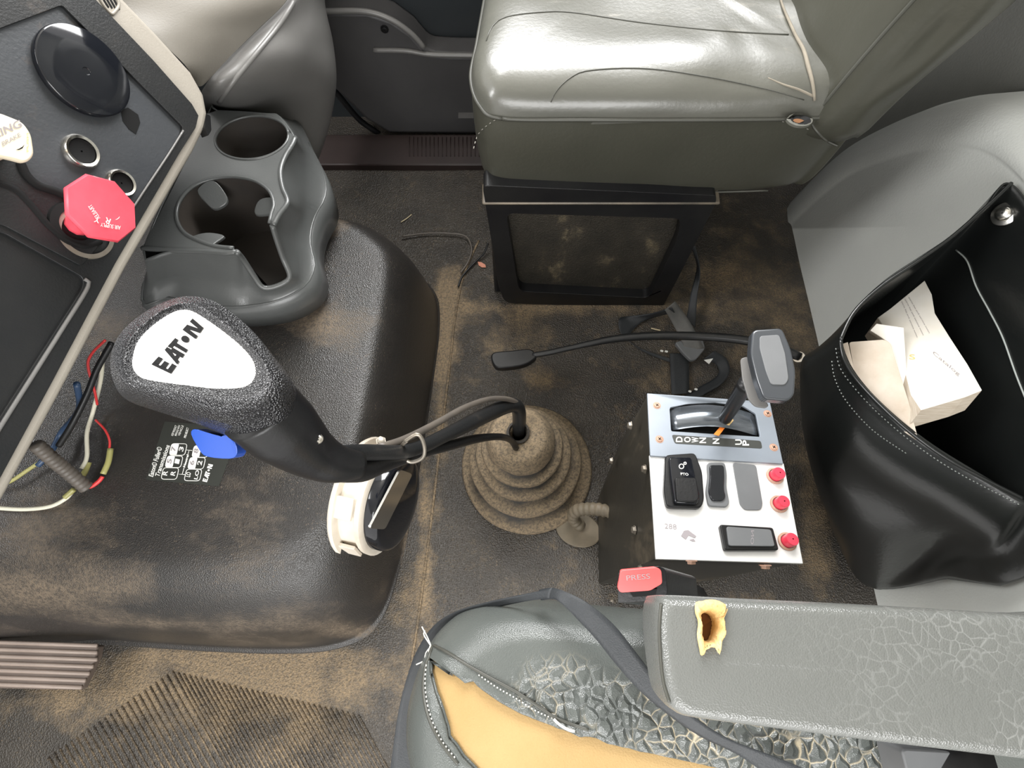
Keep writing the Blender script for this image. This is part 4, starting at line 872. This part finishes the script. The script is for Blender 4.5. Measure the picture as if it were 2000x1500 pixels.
# booklets in the pouch
def booklet(name, pl, poly, th, m, label, m2='pages', down=None, **k):
    b = thing(name, label, 'booklet', pl.hit(*poly[0]), 'booklets in the storage pouch')
    t_ = [pl.hit(x, y, 0) for x, y in poly]; dv = down or -pl.n * th
    prism_w('cover', t_, dv.normalized() * .0015, m, b, bevel=.0004); prism_w('pages', [p + dv.normalized() * .0014 for p in t_], dv, m2, b)
    return b
K1 = Plane(P(1810, 690, .43), (-.30, .28, .9))
b1_ = booklet('catalogue', K1, [(1715, 620), (1740, 602), (1806, 548), (1820, 575), (1826, 612), (1856, 660), (1890, 712), (1918, 762), (1885, 775), (1800, 800), (1780, 770), (1760, 690)], .03, 'paper', 'thick white catalogue with crumpled top standing rightmost in the pouch', down=V((-.012, -.022, -.022)))
K1h = lambda x, y: K1.hit(x, y, .0006)
text('lettering', 'S', ((1776, 702), (1788, 702), (1787, 692), (1776, 692)), K1h, 'gold', b1_, .01); text('lettering', 'Catalog', ((1820, 692), (1872, 736), (1876, 729), (1824, 685)), K1h, 'inkfade', b1_, .0)
for i in range(3): text('lettering', 'parts list and service notes', ((1760 + i * 7, 590 - i * 4), (1790 + i * 12, 660 - i * 4), (1793 + i * 12, 658 - i * 4), (1763 + i * 7, 588 - i * 4)), K1h, 'inkfade', b1_, .0)
K2 = Plane(P(1755, 720, .425), (-.35, -.1, .9)); booklet('white_booklet', K2, [(1700, 645), (1712, 632), (1765, 640), (1769, 700), (1774, 790), (1776, 830), (1755, 760), (1735, 668)], .012, 'paper', 'slim white booklet between the worn one and the thick catalogue')
K3 = Plane(P(1720, 740, .425), (-.4, -.1, .85)); booklet('worn_booklet', K3, rnd([(1658, 668), (1728, 663), (1740, 672), (1748, 700), (1775, 785), (1794, 860), (1768, 845), (1705, 790), (1672, 745)], 5, 2), .02, 'worn', 'worn beige booklet with scuffed cover in the front of the pouch')
K4 = Plane(P(1655, 700, .43), (-.4, -.1, .85)); booklet('narrow_booklet', K4, [(1644, 672), (1656, 668), (1668, 720), (1682, 760), (1662, 735), (1648, 705)], .012, 'worn', 'sliver of a stained booklet at the left corner of the pouch')
# ============================================================ PEDAL
pd = thing('pedal', 'ribbed beige accelerator pedal at the lower left corner of the floor', 'pedal', P(60, 1330, .0))
PD = Plane(P(90, 1310, .10), (.12, 0, 1)); prism('pad', PD, [(-120, 1247), (192, 1262), (188, 1285), (158, 1348), (-120, 1343)], 0, .02, 'pedal', pd, bevel=.003)
for i in range(7):
    y0 = 1257 + i * 13.6; xr = 190 - (0 if i < 3 else (i - 2) * 7.5); tube('rib', [PD.hit(-120, y0 - 6 + .0, .001), PD.hit(xr, y0 + 4, .001)], .0035, 'pedal_rib', pd, n=4, seg=8)
tube('pedal_arm', [PD.hit(-60, 1290, -.02), P(-100, 1290, 0)], .012, 'black', pd, n=5)
# ============================================================ DRIVER SEAT
ds = thing('driver_seat', 'torn grey vinyl driver seat with yellow foam showing and a wide armrest', 'seat', (.25, -.3, .0))
so = [(880, 1217), (925, 1190), (990, 1176), (1070, 1176), (1180, 1188), (1300, 1196), (1500, 1200), (1800, 1205), (2200, 1220), (2500, 1400), (2500, 1800), (1900, 2000), (1300, 1950), (1000, 1750), (860, 1590), (812, 1480), (803, 1400), (815, 1330), (842, 1262)]
oz = [P(x, y, .50) for x, y in so]
oz = cr(oz, 420)
sp_ = (V((.12, -.24, 0)), V((.40, -.24, 0)))
pf = [(.88, -.11), (.95, -.08), (.99, -.04), (1.0, 0), (.99, .025), (.965, .045), (.93, .060), (.89, .070)] + [(.85 - i * .02, .076 + .008 * math.sin(i / 40 * 3)) for i in range(40)] + [(0, .08)]
foam = puff('foam_core', oz, sp_, [(s * .988, d - .002) for s, d in pf], 'foam', ds, label='exposed yellow foam')
cov = puff('seat_cover', oz, sp_, pf, 'dvinyl', ds)
FOAM = [(842, 1285), (868, 1306), (888, 1318), (908, 1334), (925, 1331), (934, 1342), (975, 1371), (1020, 1396), (1062, 1412), (1096, 1424), (1130, 1438), (1162, 1440), (1185, 1452), (1260, 1470), (1330, 1484), (1400, 1498), (1440, 1512), (1500, 1560), (1300, 1800), (1000, 1650), (952, 1530), (925, 1498), (905, 1478), (888, 1452), (876, 1440), (874, 1420), (866, 1392), (852, 1350), (843, 1318)]
off = V(ds.location)
bm = bmesh.new(); bm.from_mesh(cov.data)
bm.verts.ensure_lookup_table()
CT0 = bvh(cov)
kill = [f for f in bm.faces if inside(pix(f.calc_center_median() + off), FOAM)]
bmesh.ops.delete(bm, geom=kill, context='FACES')
# pull the raw edge onto the measured tear
ip = [V(q) for q in FOAM] + [V(FOAM[0])]
def nearpt(q):
    best = None
    for a, b in zip(ip[:-1], ip[1:]):
        d = b - a; t = max(0, min(1, (V(q) - a).dot(d) / d.length_squared)); c = a + d * t; L_ = (c - V(q)).length
        if best is None or L_ < best[0]: best = (L_, c)
    return best
for v in bm.verts:
    if any(e.is_boundary for e in v.link_edges):
        L_, c = nearpt(pix(v.co + off))
        if L_ < 30:
            jx = 2.2 * noise.noise(V((c.x * .05, c.y * .05, 3))); v.co = drape(CT0, c.x + jx, c.y + jx, .001, .57) - off
bm.to_mesh(cov.data); bm.free()
wob(cov, .004, 12, 1, axis=(0, 0, 1)); 
def wear(p):
    q = pix(p); d = segdist(q, [(1040, 1350), (1200, 1400), (1350, 1420), (1550, 1470), (1700, 1500)]); v = 1.3 - d / 75 - max(0, 1110 - q[0]) / 200
    return v
attr(cov, 'wear', wear)
for v in cov.data.vertices:
    p = v.co + off; q = pix(p); wv = max(0, min(1, wear(p))); v.co.z += .0035 * wv * noise.noise(p * 45) 
solid(cov, .0025, 1); cov.modifiers['solid'].use_rim = True
CT = bvh(cov)
pts = [drape(CT, x, y, .001, .57) for x, y in dense([(850, 1262), (880, 1278), (915, 1300), (960, 1325), (1010, 1352), (1060, 1385), (1092, 1405), (1150, 1425)], 50)]
stitches('cover_stitching', CT, [(935, 1318), (970, 1342), (1010, 1365), (1050, 1390), (1080, 1402)], 'thread', ds, n=24, rad=.0007, fb=.57)
stitches('side_stitching', CT, [(835, 1290), (832, 1340), (840, 1390), (860, 1440), (890, 1480)], 'thread', ds, n=24, rad=.0007, fb=.55)
vs_, fs_ = tube_geo(pts, .0016, 6); mesh('cover_seam', vs_, fs_, 'seam', ds)
seamline('side_seam', CT, [(846, 1262), (833, 1300), (828, 1345), (838, 1400), (862, 1450), (895, 1492)], .0018, 'seam', ds, fb=.5)
tube('loose_thread', [drape(CT, x, y, .004, .57) for x, y in [(1082, 1402), (1092, 1414), (1108, 1424), (1122, 1428)]], .0012, 'thread', ds, n=14)
for pts in ([(842, 1262), (835, 1245), (824, 1224)], [(842, 1262), (832, 1275), (828, 1290), (813, 1298)], [(840, 1262), (834, 1285), (830, 1300)], [(843, 1262), (838, 1280), (826, 1304)], [(842, 1262), (828, 1240), (830, 1232)]):
    tube('frayed_thread', [P(x, y, .535 - i * .004) for i, (x, y) in enumerate(pts)], .0007, 'thread', ds, n=10, seg=5)
# strip of ragged cover hanging at the lower left of the tear
strip('torn_flap', [(876, 1425, .560), (896, 1455, .562), (930, 1490, .564), (965, 1530, .566)], [(890, 1438, .566), (912, 1462, .568), (950, 1498, .570), (995, 1540, .570)], 'dvinyl', .003, ds)
# armrest
ar = [(1277, 1190), (1283, 1172), (1300, 1163), (1450, 1170), (1700, 1182), (2000, 1200), (2150, 1210), (2200, 1360), (2150, 1500), (2000, 1482), (1750, 1452), (1500, 1420), (1350, 1400), (1315, 1388), (1296, 1365), (1284, 1300), (1277, 1230)]
oa = cr([P(x, y, .775) for x, y in ar], 360)
sa = (V((.135, -.052, 0)), V((.385, -.068, 0)))
pa = [(.80, -.052), (.90, -.048), (.965, -.036), (.99, -.02), (1.0, -.008), (.998, -.002), (.985, .003), (.96, .0065), (.92, .009), (.87, .0103)] + [(.82 - i * .03, .011 + .0005 * math.sin(i / 26 * 3)) for i in range(26)] + [(0, .0115)]
arm = puff('armrest', oa, sa, pa, 'arm', ds, cap0=True)
HOLE = [(1358, 1178), (1370, 1176), (1392, 1174), (1412, 1180), (1420, 1188), (1412, 1196), (1413, 1215), (1415, 1238), (1408, 1256), (1403, 1280), (1398, 1266), (1386, 1264), (1374, 1270), (1368, 1282), (1364, 1264), (1360, 1240), (1362, 1215), (1356, 1195)]
HIN = [(1380, 1205), (1390, 1200), (1400, 1206), (1406, 1222), (1402, 1242), (1396, 1256), (1386, 1252), (1380, 1232)]
AT = bvh(arm)
hp = cr([V((x, y, 0)) for x, y in HOLE], 48); hi = cr([V((x, y, 0)) for x, y in HIN], 48)
hi = sorted(hi, key=lambda q: math.atan2(q.y - 1228, q.x - 1388)); hp = sorted(hp, key=lambda q: math.atan2(q.y - 1228, q.x - 1388))
bm = bmesh.new(); bm.from_mesh(arm.data)
sh = [(1388 + (x - 1388) * .9, 1225 + (y - 1225) * .9) for x, y in HOLE]
bmesh.ops.delete(bm, geom=[f for f in bm.faces if f.normal.z > 0 and inside(pix(f.calc_center_median() + off), sh)], context='FACES'); bm.to_mesh(arm.data); bm.free()
cr_r = [[drape(AT, q.x, q.y, .0012, .783) for q in hp]]
for f, dz in ((.12, .003), (.3, .003), (.5, .001), (.7, -.003), (.9, -.008), (1.0, -.014)):
    cr_r.append([drape(AT, a.x + (b.x - a.x) * f + 2 * noise.noise(V((a.x * .2, a.y * .2, f * 9))), a.y + (b.y - a.y) * f, .0, .783) + V((0, 0, dz + .002 * noise.noise(V((a.x * .15, a.y * .15, f * 7))))) for a, b in zip(hp, hi)])
loft('torn_foam', cr_r, 'foam_pale', ds, label='ragged yellow foam around a hole in the armrest')
mesh('foam_hole', [p.copy() for p in cr_r[-1]], [tuple(range(48))], 'foam_dark', ds, smooth=False)
attr(arm, 'wear', lambda p: max(0, (pix(p)[0] - 1480) / 500))
seamline('armrest_seam', bvh(arm), [(1292, 1180), (1289, 1230), (1292, 1290), (1298, 1335), (1308, 1370)], .0012, 'seam', ds, fb=.77)
tube('armrest_bracket', [P(1850, 1480, .70), P(1800, 1520, .60)], .03, 'black', ds, n=4)
prism('bracket_cover', HZ(.70), rnd([(1760, 1462), (1895, 1470), (1890, 1540), (1780, 1540)], 12), 0, .03, 'switch_grey', ds, bevel=.004)
# belt over the driver's seat
bt_ = thing('seat_belt', 'black seat belt webbing draped over the torn driver seat', 'seat belt', P(1100, 1200, .55))
A = [(1052, 1152), (1078, 1148), (1110, 1158), (1150, 1180), (1200, 1222), (1250, 1285), (1300, 1350), (1360, 1405), (1430, 1448), (1520, 1482), (1640, 1530)]
Bp = [(1056, 1172), (1080, 1170), (1098, 1180), (1128, 1210), (1165, 1250), (1205, 1300), (1252, 1352), (1310, 1400), (1370, 1440), (1450, 1480), (1560, 1560)]
def on(x, y, l, fb=.58):
    d = drape(CT, x, y, l, fb); return d
A3 = [P(1052, 1152, .56), P(1078, 1148, .585), P(1110, 1158, .60)] + [P(x, y, .607) for x, y in A[3:]]; B3 = [P(1056, 1172, .57), P(1080, 1170, .59), P(1098, 1180, .60)] + [P(x, y, .602) for x, y in Bp[3:]]
strip('webbing', A3, B3, 'web', .0015, bt_, n=90)
strip('webbing', [(1078, 1148, .585), (1020, 1162, .56), (950, 1178, .53), (890, 1196, .50), (845, 1225, .47), (812, 1275, .44), (790, 1340, .42), (775, 1410, .41), (760, 1520, .40)], [(1072, 1168, .585), (1020, 1176, .555), (950, 1192, .52), (900, 1212, .49), (860, 1250, .46), (830, 1310, .43), (812, 1370, .41), (808, 1430, .40), (822, 1530, .39)], 'web', .0015, bt_, n=90)
# red-topped buckle
bk = thing('belt_buckle', 'seat belt buckle with red press button beside the armrest', 'buckle', P(1260, 1165, .5))
K = Plane(P(1250, 1140, .66), (-.05, -.30, .95))
prism_w('buckle_body', [K.hit(x, y) for x, y in rnd([(1207, 1116), (1288, 1105), (1300, 1112), (1304, 1158), (1296, 1172), (1206, 1178)], 6, 3)], V((.055, -.008, -.085)), 'black', bk, bevel=.003)
prism('press_button', K, rnd([(1212, 1114), (1282, 1108), (1292, 1114), (1294, 1140), (1270, 1154), (1212, 1158), (1206, 1150)], 5, 3), .002, .004, 'redtab', bk, bevel=.002, label='faded red press button')
prism('buckle_slot', K, [(1230, 1156), (1284, 1150), (1280, 1163), (1236, 1166)], .0015, .002, 'ink', bk)
text('lettering', 'PRESS', ((1224, 1134), (1270, 1130), (1269, 1120), (1223, 1124)), lambda x, y: K.hit(x, y, .0023), 'inkfade', bk, .0)
tube('buckle_stalk', [P(1290, 1150, .58), P(1330, 1160, .50), P(1360, 1165, .44)], .014, 'black', bk, n=12)
